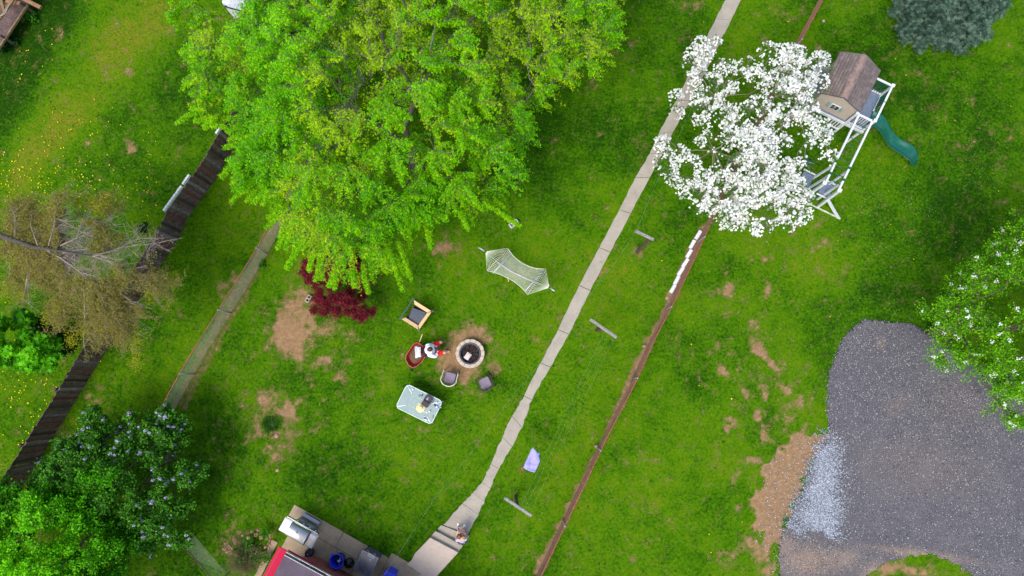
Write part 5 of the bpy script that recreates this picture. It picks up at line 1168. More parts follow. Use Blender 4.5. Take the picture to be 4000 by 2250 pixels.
def napkin(e): m = MB(); m.prism(rrect(.075, .085, .008), 0, .01); m.build("cloth_square", M("teal cloth", (.0, .21, .20), .8), e); m = MB(); m.box((0, 0, .0115), (.075, .012, .002)); m.build("fold", M("teal cloth dark", (.0, .13, .13), .8), e)
small("teal_pouch", "small teal square pouch on the glass table left of the black case", "pouch", napkin, 1639, 1546, 0)
def shades(e):
    for sx in (-.03, .03): m = MB(); m.lathe((sx, 0, 0), [(0, .02), (.025, .018), (.026, .01)], 12); m.build("lens", BLACK, e, True)
    m = MB(); m.tube([(-.05, 0, .018), (-.05, .09, .012)], .004, 5); m.tube([(.05, 0, .018), (.05, .09, .012)], .004, 5); m.tube([(-.012, 0, .02), (.012, 0, .02)], .004, 5); m.build("frame", WHP, e)
small("sunglasses", "sunglasses lying between the teal pouch and the black case", "sunglasses", shades, 1649, 1544, 1.6)
def fork(e):
    m = MB(); m.bar((-.07, 0, .008), (.03, 0, .008), .016, .008); m.build("handle", WHP, e); m = MB(); m.prism([(.03, -.014), (.055, -.016), (.055, .016), (.03, .014)], .004, .012); [m.bar((.055, y, .008), (.085, y, .008), .006, .006) for y in (-.012, 0, .012)]; m.build("head", WHP, e)
small("plastic_fork", "white plastic fork beside the straw hat", "fork", fork, 1663, 1609, math.radians(-4))
def brac(e):
    m = MB(); m.box((0, 0, .012), (.055, .085, .02)); m.build("device_body", M("device grey", (.09, .11, .12), .4), e, bevel=.004)
    for sy in (-.055, .055): m = MB(); m.box((0, sy, .012), (.075, .02, .018)); m.build("end_cap", WHP, e, bevel=.004)
small("small_device", "small grey device with white end caps near the bottom edge of the glass table", "device", brac, 1659, 1632, math.radians(18))
def pens(e):
    for k, c_ in enumerate(((.05, .08, .55), (.10, .12, .60), (.7, .75, .9))): m = MB(); m.tube([(-.12 + .02 * k, .012 * k - .01, .012), (.10 + .03 * k, .02 * k - .015, .014)], .011, 6); m.build("pen", M("blue pen %d" % k if False else ("blue pen", "pale blue pen", "white pen")[k], c_, .4), e)
    m = MB(); m.box((-.10, .02, .02), (.09, .07, .04)); m.build("cap", M("navy blue cap", (.03, .04, .2), .5), e, bevel=.01)
small("pen_bundle", "bundle of blue pens sticking out over the right edge of the glass table", "pens", pens, 1708, 1589, math.radians(2))
def strip(e): m = MB(); m.prism(rrect(.018, .125, .006), 0, .008); m.build("case_body", BLACK, e); m = MB(); m.box((0, .05, .0095), (.01, .015, .002)); m.build("clip", STEEL, e)
small("black_pen", "thin black pen lying by the right edge of the glass table", "pen", strip, 1692, 1627, math.radians(22))

# ------------------------------------------------------------------ square tan and black fire table without its fourth board
TL, RR, BB, LL_ = [U(a, b_, .55) for a, b_ in ((1614, 1168), (1690, 1216), (1637, 1292), (1563, 1245))]
c = (TL + RR + BB + LL_) / 4; t = thing("square_fire_table", Vector((c.x, c.y, 0)), "square black framed fire table with three tan boards and a dark slab inside", "fire table")
TAN = M("tan board", (0.62, 0.43, 0.21), .7, var=.12, scale=10); CHAR = M("blue grey painted steel", (0.060, 0.075, 0.105), .5, .2, var=.15, dirt=(0.11, 0.12, 0.14))
cs = [TL, RR, BB, LL_]
for a_, b_ in ((0, 1), (1, 2), (2, 3)):
    p, q_ = cs[a_], cs[b_]; pi = p.lerp(c, .33); qi = q_.lerp(c, .33); d = (q_ - p).normalized() * .035
    m = MB(); z = .55; m.prism([tuple((p + d).lerp(c, .04))[:2], tuple((q_ - d).lerp(c, .04))[:2], tuple(qi - d * .2)[:2], tuple(pi + d * .2)[:2]], z, z + .02)
    for v in range(len(m.v)):
        x, y, zz = m.v[v]; dd = (Vector((x, y, 0)) - Vector((c.x, c.y, 0))).length; m.v[v] = (x, y, zz - max(0, (.52 - dd)) * .25)
    m.build("board", TAN, t, bevel=.003)
m = MB(); m.bar(LL_, TL, .035, .035); m.build("rail", CHAR, t)
for p in cs: m = MB(); R_ = Matrix.Rotation(math.atan2((RR - TL).y, (RR - TL).x), 3, 'Z'); m.box(p + Vector((0, 0, .0)), (.075, .075, .05), R_); m.build("corner_bracket", CHAR, t, bevel=.006); m = MB(); lg = p.lerp(c, .16); m.box((lg.x, lg.y, .26), (.04, .04, .52), R_); m.build("leg", CHAR, t)
sl = [U(a, b_, .42) for a, b_ in ((1611, 1201), (1665, 1221), (1641, 1276), (1591, 1255))]
m = MB(); m.prism([tuple(p)[:2] for p in sl], .40, .43); m.build("slab", CHAR, t, bevel=.008)
m = MB(); i1 = [p.lerp(c, .42) for p in cs]; i2 = [p.lerp(c, .30) for p in cs]; ringprism(m, [tuple(p)[:2] for p in i2], [tuple(p)[:2] for p in i1], .12, .39)
m.prism([tuple(p)[:2] for p in [q.lerp(c, .31) for q in cs]], .11, .125); m.build("fire_box", M("sooty steel", (.03, .018, .016), .9, var=.6, dirt=(.12, .05, .03)), t)
m = MB(); [m.box(c + Vector((random.uniform(-.3, .3), random.uniform(-.3, .3), -.2)), (.05, .03, .02), Matrix.Rotation(random.uniform(0, 3), 3, 'Z')) for k in range(20)]; m.build("embers", M("burnt bits", (.10, .04, .03), .9), t)

# ------------------------------------------------------------------ hammock
HK1, HK2 = U(1897, 983, 1.0), U(2146, 1123, 1.0); t = thing("hammock", Vector(((HK1.x + HK2.x) / 2, (HK1.y + HK2.y) / 2, 0)), "white rope hammock with wooden spreader bars on a grey steel stand", "hammock")
s1a, s1b = U(1903, 1057, .82), U(1983, 970, .82); s2a, s2b = U(2061, 1150, .82), U(2130, 1051, .82)
ROPE = M("white rope", (.62, .63, .52), .85, var=.12); SPW = M("spreader wood", (.36, .29, .26), .7, var=.3, scale=4, dirt=(.62, .42, .24))
for a_, b_, nm in ((s1a, s1b, 0), (s2a, s2b, 0)): m = MB(); m.tube([a_, b_], .018, 8); m.build("spreader_bar", SPW if a_ is s1a else M("grey weathered spreader", (.30, .27, .27), .8), t, True)
m = MB(); N_ = 15
for i in range(N_):
    f = i / (N_ - 1); m.tube([HK1, s1a.lerp(s1b, f)], .0075, 4, cap=False); m.tube([HK2, s2a.lerp(s2b, f)], .0075, 4, cap=False)
m.build("suspension_cords", ROPE, t)
tm_ = U(2050, 1032, .5); bm2 = U(1993, 1090, .5)
def bed(u, v):
    A_ = s1a.lerp(s2a, u); B_ = s1b.lerp(s2b, u); sq = 4 * u * (1 - u); mid = (A_ + B_) / 2; f = .5 + (v - .5) * (1 - .33 * sq)
    p = A_.lerp(B_, f); p.z = .82 - sq * .26 - .10 * sq * (1 - abs(2 * v - 1) ** 2) ; return p
m = MB(); NR, NC = 40, 17
for i in range(NC):
    for par_ in (0, 1):
        pts = [bed(j / NR, min(1, max(0, (i + (.5 if (j + par_) % 2 else -.5) * .8 * min(1, 12 * min(j / NR, 1 - j / NR))) / (NC - 1)))) for j in range(NR + 1)]
        m.tube(pts, .0052, 3, cap=False)
for e in (0, 1): m.tube([bed(j / NR, e) for j in range(NR + 1)], .012, 5)
m.build("net", ROPE, t)
f1, f2 = U(1869, 966, 1.12), U(2167, 1137, 1.12); g1, g2 = U(1925, 1010, .08), U(2120, 1118, .08)
m = MB(); m.tube([f1, HK1 + Vector((0, 0, -.02)), U(1915, 998, .6), U(1945, 1025, .12), U(2000, 1062, .05), U(2060, 1090, .05), U(2105, 1108, .12), U(2128, 1116, .6), HK2 + Vector((0, 0, -.02)), f2], .03, 8); m.build("stand_beam", GALV, t, True)
for px, py in ((1960, 1030), (2085, 1100)):
    c0 = U(px, py, .04); d = (s1b - s1a).normalized() * .52; m = MB(); m.tube([c0 - d, c0 + Vector((0, 0, .02)), c0 + d], .028, 8); m.build("base_foot", GALV, t, True)
for hk in (HK1, HK2): m = MB(); m.lathe(hk + Vector((0, 0, -.01)), [(.035, -.02), (.035, .04), (.012, .045)], 10); m.build("hook", BLACK, t, True)
m = MB(); a_, b_ = U(1983, 1082, .05), U(1987, 1100, .05); m.bar(a_, b_, .04, .04); tag(m.build("wooden_peg", M("raw pine", (.62, .38, .15), .7), None, bevel=.004), "short pine peg on the grass under the hammock's lower edge", "peg")

# ------------------------------------------------------------------ blocks
def cinder(label, w_, h_, z, mat, holes=3, nm="cinder_block"):
    t = thing(nm, (0, 0, 0), label, "concrete block"); n = holes; out = [(-w_ / 2, -h_ / 2), (w_ / 2, -h_ / 2), (w_ / 2 - .02, -h_ / 4), (w_ / 2 - .02, h_ / 4), (w_ / 2, h_ / 2), (-w_ / 2, h_ / 2), (-w_ / 2 + .02, h_ / 4), (-w_ / 2 + .02, -h_ / 4)]
    m = MB()
    m.prism([(-w_ / 2, -h_ / 2), (w_ / 2, -h_ / 2), (w_ / 2, -h_ / 2 + .035), (-w_ / 2, -h_ / 2 + .035)], 0, z); m.prism([(-w_ / 2, h_ / 2 - .035), (w_ / 2, h_ / 2 - .035), (w_ / 2, h_ / 2), (-w_ / 2, h_ / 2)], 0, z)
    xs = [-w_ / 2 + .02 + (w_ - .04) * k / n for k in range(n + 1)]
    for k, x in enumerate(xs): m.box((x, 0, z / 2 - .001), (.05, h_ - .07, z - .002))
    m.build("webs", mat, t, bevel=.004)
    m = MB(); m.box((0, 0, .01), (w_ - .05, h_ - .07, .02)); m.build("hole_floor", BLACK, t); return t  # flat black floor closing the bottom of the holes
place(cinder("grey three hole cinder block on the grass above the hammock", .38, .20, .19, M("grey cinder", (.46, .46, .50), .9, var=.15, bmp=.5)), G(2007, 877), math.radians(36))
place(cinder("old weathered cinder block on bare soil beside the red maple", .30, .17, .12, M("tan cinder", (.40, .36, .28), .9, var=.3, bmp=.5, dirt=(.2, .17, .12)), 2), G(1207, 1168), math.radians(62))
EDG = M("white edging stone", (.74, .74, .78), .85, var=.1, bmp=.3, dirt=(.55, .52, .5))
ed = [((2736, 903), (2716, 936)), ((2712, 940), (2694, 972)), ((2700, 977), (2681, 1008)), ((2686, 1012), (2664, 1044)), ((2668, 1046), (2648, 1077)), ((2650, 1079), (2632, 1112)), ((2636, 1114), (2618, 1145))]
for k, (a_, b_) in enumerate(ed):
    p, q_ = G(*a_), G(*b_); d = (q_ - p); L = d.length * .97; dn = d.normalized(); nr = Vector((dn.y, -dn.x, 0)); poly = []; n = 20; side = 1 if k not in (3, 5) else -1
    for j in range(n + 1): f = j / n; w_ = .055 + .022 * abs(math.sin(math.pi * 4 * f)) ** .6; poly.append(p + dn * L * f + nr * w_ * side)
    poly.append(p + dn * L - nr * .06 * side); poly.append(p - nr * .06 * side)
    m = MB(); m.prism([tuple(v)[:2] for v in poly], -.02, .10 + .01 * (k % 3)); o = m.build("edging_stone", EDG, None, bevel=.008)
    tag(o, ("topmost scalloped white edging stone nearest the dogwood", "second scalloped white edging stone from the dogwood, shifted out of line", "third scalloped white edging stone from the dogwood", "middle scalloped white edging stone of the row of seven, wavy side to the fence", "fifth scalloped white edging stone from the dogwood", "sixth scalloped white edging stone from the dogwood, next to the last one", "lowest scalloped white edging stone, farthest from the dogwood")[k], "edging stone", "white edging stones along the rusty fence")
rr = random.Random(5)
RK = M("loose reddish stone", (.34, .22, .17), .9, var=.3)
for k, (px, py, r, lb) in enumerate(((2606, 1164, .07, "small broken stone just below the white edging stones"), (2516, 1352, .06, "small reddish stone beside the rusty fence, halfway down"), (2331, 1744, .08, "reddish stone lying by the rusty fence beside the lavender towel"), (2417, 1580, .05, "pinkish stone against the rusty fence right of the lower path"), (3217, 82, .06, "lone reddish stone on the lawn left of the spruce"), (1081, 1702, .07, "flat round tan stone at the edge of the worn dark green patch"), (1084, 1837, .06, "small orange stone alone on the lower left lawn"))):
    m = MB(); p = G(px, py); n = 9
    for i, (f, z) in enumerate(((1, -.02), (1, .3), (.7, .6), (0, .7))):
        for j in range(n): a = 2 * math.pi * j / n; q_ = r * f * (1 + .18 * math.sin(2 * a + k) + .1 * math.sin(5 * a)); m.v.append((p.x + q_ * math.cos(a) * 1.2, p.y + q_ * math.sin(a), p.z + r * z))
    for i in range(3):
        for j in range(n): m.f.append((i * n + j, i * n + (j + 1) % n, (i + 1) * n + (j + 1) % n, (i + 1) * n + j)); m.mi.append(0)
    tag(m.build("stone", RK, None, True), lb, "stone", "loose stones")

# ------------------------------------------------------------------ clothes line posts, lines, towel
def tpost(top, base, a_, b_, z, label):
    B = U(*base, 0); T = U(*top, z - .06); A, C_ = U(*a_, z), U(*b_, z); t = thing("clothesline_post", B, label, "clothesline post", "wooden clothesline posts")
    m = MB(); m.bar(B - Vector((0, 0, .1)), T + Vector((0, 0, .06)), .10, .10); m.build("post", DARKWOOD, t, bevel=.01)
    m = MB(); m.bar(A, C_, .105, .09); m.build("crossbar", WEATHER, t, bevel=.015)
    m = MB()
    for f in (.12, .37, .63, .88): p = A.lerp(C_, f); m.tube([p + Vector((0, 0, .03)), p + Vector((0, 0, .075)), p + Vector((.02, .03, .08))], .006, 5)
    m.build("hook", GALV, t); return A, C_
T1 = tpost((2540, 929), (2487, 986), (2480, 901), (2554, 937), 2.25, "weathered clothesline post with crossbar next to the white edging stones, post off centre")
T2 = tpost((2357, 1282), (2329, 1291), (2305, 1247), (2409, 1319), 1.95, "weathered clothesline post in the middle of the strip right of the path")
T3 = tpost((2022, 1979), (2013, 1939), (1970, 1944), (2077, 2015), 2.1, "weathered clothesline post beside the bottom of the path, below the lavender towel")
LINE = M("green plastic line", (.16, .30, .20), .6)
def sag(a_, b_, s_, n=14): return [a_.lerp(b_, i / n) - Vector((0, 0, s_ * 4 * (i / n) * (1 - i / n))) for i in range(n + 1)]
for f, lb in ((.58, "thin green clothesline between the lower two posts, inner strand"), (.92, "thin green clothesline between the lower two posts, outer strand"), (.72, "thin green clothesline between the lower two posts carrying the lavender towel")):
    m = MB(); m.tube(sag(T2[0].lerp(T2[1], f), T3[0].lerp(T3[1], f), .12), .0018, 4); tag(m.build("clothesline", LINE, None), lb, "clothesline", "clotheslines")
m = MB(); cpts = [U(2760, 300, 2.6), U(2548, 750, 2.4), T1[0] + Vector((.05, -.02, .07))]; cpts += [U(2400, 1030, 2.3), U(2290, 1170, 2.3), U(2200, 1298, 2.35), U(2110, 1420, 2.4), U(1990, 1560, 2.5), U(1830, 1780, 2.6), U(1690, 1960, 2.7), U(1545, 2182, 2.85), U(1440, 2330, 2.95)]
m.tube(cpts, .003, 5); tag(m.build("overhead_cable", M("grey green cable", (.13, .20, .19), .6), None), "thin grey green overhead cable running from the house past the path to the top clothesline post", "cable")
bpy.data.objects["overhead_cable"]["label"] = "long thin overhead cable running from the house across the path to the top post"
TWP = [(2081, 1747), (2090, 1757), (2099, 1770), (2111, 1768), (2105, 1780), (2109, 1801), (2100, 1822), (2089, 1846), (2066, 1838), (2044, 1827), (2053, 1805), (2062, 1785), (2071, 1766)]
TWL = M("lavender towel", (0.36, 0.33, 0.80), .9, var=.05, bmp=.4, bscale=90)
nx_, ny_ = 46, 46; tv = MB(); idx = {}
tw_ = [U(a, b_, 1.8) for a, b_ in TWP]; tx = [p.x for p in tw_]; ty = [p.y for p in tw_]; tp_ = [(p.x, p.y) for p in tw_]
def towelz(x, y): u = (x - min(tx)) / (max(tx) - min(tx)); v = (y - min(ty)) / (max(ty) - min(ty)); return 1.86 - .35 * (u - .45) ** 2 - .10 * v + .035 * math.sin(7 * u + 3 * v) + .012 * math.sin(16 * u - 6 * v) + .012 * math.sin(3 * u + 22 * v) * (v < .35)
me_pts = []
bm = bmesh.new(); vs_ = [bm.verts.new((x, y, 0)) for x, y in tp_]; bm.faces.new(vs_)
for k in range(5): bmesh.ops.subdivide_edges(bm, edges=[e for e in bm.edges if e.calc_length() > .05], cuts=1); bmesh.ops.triangulate(bm, faces=bm.faces)
for v in bm.verts: v.co.z = towelz(v.co.x, v.co.y)
me = bpy.data.meshes.new("towel"); bm.to_mesh(me); bm.free(); me.materials.append(TWL); me.polygons.foreach_set('use_smooth', [True] * len(me.polygons)); o = bpy.data.objects.new("towel", me); COL.objects.link(o); tag(o, "lavender towel draped over the clothesline", "towel"); sm = o.modifiers.new("solid", 'SOLIDIFY'); sm.thickness = .012
t = thing("clothes_pin", U(2038, 1832, 1.8), "red clothes peg beside the lavender towel", "clothes peg"); m = MB(); p = U(2037, 1828, 1.8); q_ = U(2040, 1836, 1.8); m.bar(p, q_, .02, .02); m.build("peg_arm", M("red peg", (.6, .02, .01), .5), t); m = MB(); m.bar(p + Vector((.025, 0, 0)), q_ + Vector((.01, 0, 0)), .015, .02); m.build("peg_arm", M("red peg", (.6, .02, .01), .5), t)
m = MB(); m.tube([U(2000, 1850, 2.0).lerp(U(2037, 1830, 1.8), 1.0), U(2060, 1836, 1.83)], .003, 4); m.build("peg_cord", LINE, t)

# ------------------------------------------------------------------ playset
PO = U(3202, 360, 2.6); PO.z = 0; PBX = Vector((.8823, -.4708, 0)).normalized(); PAY = Vector((.4708, .8823, 0)).normalized()
def LP(x, y, z): return PO + PBX * x + PAY * y + Vector((0, 0, z))
PR3 = Matrix((PBX, PAY, Vector((0, 0, 1)))).transposed()
t = thing("playset", LP(1.2, .8, 0), "white and grey playset with shingled playhouse, monkey bars and green slide", "playset")
def pb(name, mat, x0, x1, y0, y1, z0, z1, par=None, bevel=0.006):
    m = MB(); m.box(LP((x0 + x1) / 2, (y0 + y1) / 2, (z0 + z1) / 2), (x1 - x0, y1 - y0, z1 - z0), PR3); return m.build(name, mat, t if par is None else par, bevel=bevel)
# shingles
shm, nt, b = newmat("brown architectural shingles"); at = nt.nodes.new("ShaderNodeAttribute"); at.attribute_name = "tint"
n_ = noise(nt, 30, 4, .7, objco(nt)); c1 = ramp(nt, at.outputs['Fac'], [(0, (0.120, 0.090, 0.090)), (.5, (0.175, 0.135, 0.13)), (1, (0.25, 0.20, 0.18))])
nt.links.new(mixc(nt, .35, c1, ramp(nt, n_, [(0.3, (.06, .045, .045)), (.7, (.40, .31, .28))])), b.inputs['Base Color']); b.inputs['Roughness'].default_value = .9; bump(nt, b, n_, .5, .01)
def shingles(name, e0, e1, r0, r1, rows, cols, seed=1, parent=None, th=.012):
    """tabs laid in courses between the eave e0-e1 and the ridge r0-r1"""
    rr = random.Random(seed); V = []; Fq = []; T = []; nr = (e1 - e0).cross(r0 - e0).normalized()
    if nr.z < 0: nr = -nr
    for i in range(rows):
        f0, f1 = i / rows, (i + 1.15) / rows; off = rr.random()
        for j in range(-1, cols + 1):
            u0, u1 = max(0, (j + off) / cols), min(1, (j + 1 + off) / cols - .004)
            if u1 <= u0: continue
            k = rr.uniform(0, 1) ** 1.3; a = [e0.lerp(e1, u0), e0.lerp(e1, u1)]; b2 = [r0.lerp(r1, u0), r0.lerp(r1, u1)]; lift = nr * (th + rr.uniform(0, .004))
            p = [a[0].lerp(b2[0], f0) + lift * 1.3, a[1].lerp(b2[1], f0) + lift * 1.3, a[1].lerp(b2[1], min(1, f1)) + nr * .003, a[0].lerp(b2[0], min(1, f1)) + nr * .003]
            p += [a[0].lerp(b2[0], f0), a[1].lerp(b2[1], f0)]; o = len(V); V += [tuple(x) for x in p]; Fq += [(o, o + 1, o + 2, o + 3), (o + 4, o + 5, o + 1, o)]; T += [k] * 6
    return fastmesh(name, np.array(V), np.array(Fq), shm, parent, np.array(T))
RZ, EZ = 3.0, 2.6
m = MB()
for (xa, xb) in ((0, .80), (1.62, .80)):
    m.add([LP(xa, -.02, EZ), LP(xa, 1.78, EZ), LP(xb, 1.84, RZ), LP(xb, -.02, RZ), LP(xa, -.02, EZ - .05), LP(xa, 1.78, EZ - .05), LP(xb, 1.84, RZ - .05), LP(xb, -.02, RZ - .05)], [(0, 1, 2, 3), (7, 6, 5, 4), (0, 4, 5, 1), (3, 2, 6, 7), (0, 3, 7, 4), (1, 5, 6, 2)])
rf_ = m.build("roof", M("dark green fascia", (.03, .05, .055), .6), t)
shingles("shingles", LP(0, -.03, EZ + .002), LP(0, 1.79, EZ + .002), LP(.80, -.03, RZ + .002), LP(.80, 1.85, RZ + .002), 8, 11, 2, rf_)
shingles("shingles", LP(1.63, -.03, EZ + .002), LP(1.63, 1.79, EZ + .002), LP(.80, -.03, RZ + .002), LP(.80, 1.85, RZ + .002), 8, 11, 3, rf_)
rg = MB(); 
for k in range(11): y0 = -.03 + 1.86 * k / 11; rg.add([LP(.68, y0, RZ - .035), LP(.80, y0, RZ + .035), LP(.92, y0, RZ - .035), LP(.92, y0 + .178, RZ - .045), LP(.80, y0 + .178, RZ + .022), LP(.68, y0 + .178, RZ - .045)], [(0, 1, 4, 5), (1, 2, 3, 4)])
rg.build("ridge_cap", M("lighter ridge shingle", (.27, .19, .165), .9, var=.3, scale=5), rf_)
SID = M("tan vinyl siding", (.36, .31, .26), .7, var=.06, bmp=.1)
def gable(y, nm):
    m = MB(); prof = lambda z: ((.10, 1.52) if z <= 2.56 else (.10 + (z - 2.56) / .36 * .70, 1.52 - (z - 2.56) / .36 * .72)); z = 1.54
    while z < 2.90:
        z1 = min(z + .065, 2.915); a0, b0 = prof(z); a1, b1 = prof(z1); sg = -1 if y < .5 else 1
        m.add([LP(a0, y + sg * .012, z), LP(b0, y + sg * .012, z), LP(b1, y, z1), LP(a1, y, z1), LP(a0, y, z), LP(b0, y, z)], [(0, 1, 2, 3), (4, 5, 1, 0)]); z = z1
    return m.build(nm, SID, t)
gable(.06, "front_wall"); gable(1.70, "rear_wall")
for x, sg in ((.09, -1), (1.53, 1)):
    m = MB(); z = 1.54
    while z < 2.56: z1 = min(2.57, z + .065); m.add([LP(x + sg * .012, .06, z), LP(x + sg * .012, 1.70, z), LP(x, 1.70, z1), LP(x, .06, z1), LP(x, .06, z), LP(x, 1.7, z)], [(0, 1, 2, 3), (4, 5, 1, 0)]); z = z1
    m.build("side_wall", SID, t)
# window with shutters on the front gable
wi = pb("window", WHITE, .66, 1.02, .005, .035, 1.93, 2.27)
for i in range(2):
    for j in range(3): x0 = .70 + i * .15; z0 = 1.965 + j * .095; pb("pane", M("dark window pane", (.01, .02, .022), .15, bmp=0), x0, x0 + .13, -.002, .004, z0, z0 + .075, wi, 0)
for x0 in (.55, 1.03): pb("shutter", M("sage green shutter", (.24, .33, .31), .6), x0, x0 + .10, .012, .034, 1.93, 2.27)
# deck boards, frame, posts, railings
for k in range(18): y0 = .0 + k * .0935; pb("deck_board", SLATE, -.28, 2.34, y0, y0 + .088, 1.475, 1.505 + .001 * (k % 3), bevel=0.004)
for y0 in (-.03, 1.685): pb("deck_beam", WHITE, -.3, 2.36, y0, y0 + .03, 1.33, 1.50)
POSTS = ((2.31, 1.58, 2.45), (2.28, .03, 2.45), (1.60, .02, 2.45), (-.28, .03, 1.7), (-.28, 1.6, 2.3), (1.6, 1.6, 1.6))
for x, y, z in POSTS: pb("post", WHITE, x - .045, x + .045, y - .045, y + .045, 0, z); pb("post_cap", WHITE, x - .06, x + .06, y - .06, y + .06, z, z + .03)
def rail(x0, y0, x1, y1, zt=2.40, zb=1.60, n=6, bal=WHITE):
    m = MB(); m.bar(LP(x0, y0, zt), LP(x1, y1, zt), .07, .05); m.build("top_rail", WHITE, t, bevel=.006); m = MB(); m.bar(LP(x0, y0, zb), LP(x1, y1, zb), .05, .05); m.build("bottom_rail", WHITE, t)
    for k in range(1, n): m = MB(); f = k / n; m.bar(LP(x0 + (x1 - x0) * f, y0 + (y1 - y0) * f, zb), LP(x0 + (x1 - x0) * f, y0 + (y1 - y0) * f, zt), .03, .03); m.build("baluster", bal, t)
rail(1.65, 1.585, 2.27, 1.585, n=7, bal=GREENM); rail(2.31, 1.53, 2.31, .85, n=7, bal=GREENM); rail(1.66, .0, 2.2, .0, n=6); m = MB(); m.bar(LP(2.31, .9, 2.4), LP(2.31, .05, 2.4), .07, .05); m.build("top_rail", WHITE, t, bevel=.006)
rail(-.28, .05, -.28, 1.55, zt=2.2, n=9)
for k in range(5): pb("lower_slat", WHITE, 1.05 + k * .11, 1.10 + k * .11, -.045, -.02, .9, 1.45)
m = MB(); m.bar(LP(1.0, -.03, .88), LP(1.62, -.03, .88), .05, .05); m.build("bottom_rail", WHITE, t); m = MB(); m.bar(LP(-.28, -.01, .05), LP(.4, -.01, 1.35), .07, .05); m.build("brace", WHITE, t)
# monkey bars and their end tower
for x in (1.69, 2.225):
    for y0, y1 in ((.02, -1.95), (-2.05, -2.45), (-2.55, -2.93)): m = MB(); m.bar(LP(x, y0, 2.32), LP(x, y1, 2.32), .072, .10); m.build("beam", WHITE, t, bevel=.006)
    for y in (-2.0, -2.5): pb("clamp", GREENM, x - .04, x + .04, y - .052, y + .052, 2.27, 2.375)
for k in range(9): y = -.30 - k * .30; m = MB(); m.tube([LP(1.72, y, 2.31), LP(2.20, y, 2.31)], .017, 6); m.build("rung", GREENM, t, True)
for (x, y) in ((1.69, -2.12), (2.225, -2.12), (1.69, -2.60), (2.225, -2.60)): m = MB(); m.bar(LP(x - (.05 if x < 2 else -.05), y, .05), LP(x, y, 2.27), .075, .075); m.build("leg", WHITE, t, bevel=.006)
for xt, xf in ((1.66, 1.77), (2.255, 2.43)): m = MB(); m.bar(LP(xf, -2.85, .0), LP(xt, -2.93, 2.36), .10, .10); m.build("leg", WHITE, t, bevel=.008); m = MB(); m.box(LP(xt, -2.93, 2.36), (.15, .13, .05), PR3); m.build("bracket", WHITE, t, bevel=.006)
for xt, xf in ((2.38, 3.34), (1.72, .69)):
    m = MB(); m.bar(LP(xf, -2.9, .03), LP(xt, -2.9, 1.10), .09, .09); m.build("outrigger", WHITE, t, bevel=.008)
m = MB(); m.bar(LP(.60, -2.93, .03), LP(3.42, -2.89, .03), .05, .05); m.build("ground_bar", M("dirty white timber", (.55, .56, .47), .8, var=.25, dirt=(.2, .25, .1)), t)
for x0 in (1.18, 2.02):
    for k in range(5): y0 = -2.62 + k * .105; pb("platform_board", SLATE, x0, x0 + .44, y0, y0 + .098, .68, .71)
    for y0 in (-2.70, -2.05): pb("platform_rail", WHITE, x0 - .04, x0 + .46, y0 - .02, y0 + .03, .69, .75)
# slide
sl_ = []; NS, NW = 44, 12
m = MB()
def sz(s): return 1.52 - 1.36 * s + .13 * math.sin(s * 2 * math.pi * 1.5)
for i in range(NS + 1):
    s = i / NS; x = 2.32 + 2.78 * s; z = max(.11 + .05 * s, sz(s)); cw = .285 - .035 * math.sin(s * math.pi); yc = .60 - .07 * s
    if s > .93: cw *= math.sqrt(max(.10, 1 - ((s - .93) / .074) ** 2))
    for k in range(NW + 1):
        v = -1 + 2 * k / NW; e = abs(v); hgt = .15 * e ** 3.5 * (1 - .75 * max(0, (s - .82) / .18)); m.v.append(tuple(LP(x, yc + cw * v * (1.0 if e < .9 else 1.06), z + hgt - (.04 if e > .99 else 0))))
for i in range(NS):
    for k in range(NW): a = i * (NW + 1) + k; m.f.append((a, a + NW + 1, a + NW + 2, a + 1)); m.mi.append(0)
sd_ = m.build("slide", GREENP, t, True); s_ = sd_.modifiers.new("solid", 'SOLIDIFY'); s_.thickness = .02
m = MB(); [m.tube([LP(2.30, .6 + sg * .26, 1.5), LP(2.36, .6 + sg * .29, 1.72), LP(2.55, .6 + sg * .27, 1.62)], .025, 8) for sg in (1, -1)]; m.build("slide_handle", GREENP, sd_, True)
PU_ = M("rain puddle and litter", (.30, .36, .33), .15, var=.5, scale=14, dirt=(.28, .20, .12)); m = MB()
for k in range(26): x = random.uniform(4.55, 4.95); m.box(LP(x, .54 + random.uniform(-.09, .09), .20 + .0 * x), (random.uniform(.01, .03), random.uniform(.01, .03), .004), Matrix.Rotation(random.uniform(0, 3), 3, 'Z'))
m.build("litter", M("pale litter", (.60, .62, .58), .8, var=.4), sd_)
# swing under the bars
for x, y, zz in ((1.25, -1.55, .45),):
    sw = thing("swing_seat", LP(x, y, zz), "green belt swing seat hanging under the dogwood side of the monkey bars", "swing")
    m = MB(); m.tube([LP(x - .22, y, zz + .12), LP(x - .15, y, zz + .02), LP(x, y, zz - .02), LP(x + .15, y, zz + .02), LP(x + .22, y, zz + .12)], [.02, .06, .07, .06, .02], 8); m.build("seat", GREENP, sw, True)
    for sx in (-.22, .22): m = MB(); m.tube([LP(x + sx, y, zz + .12), LP(1.66, y + sx * .2, 2.27)], .006, 5); m.build("chain", GREENM, sw)

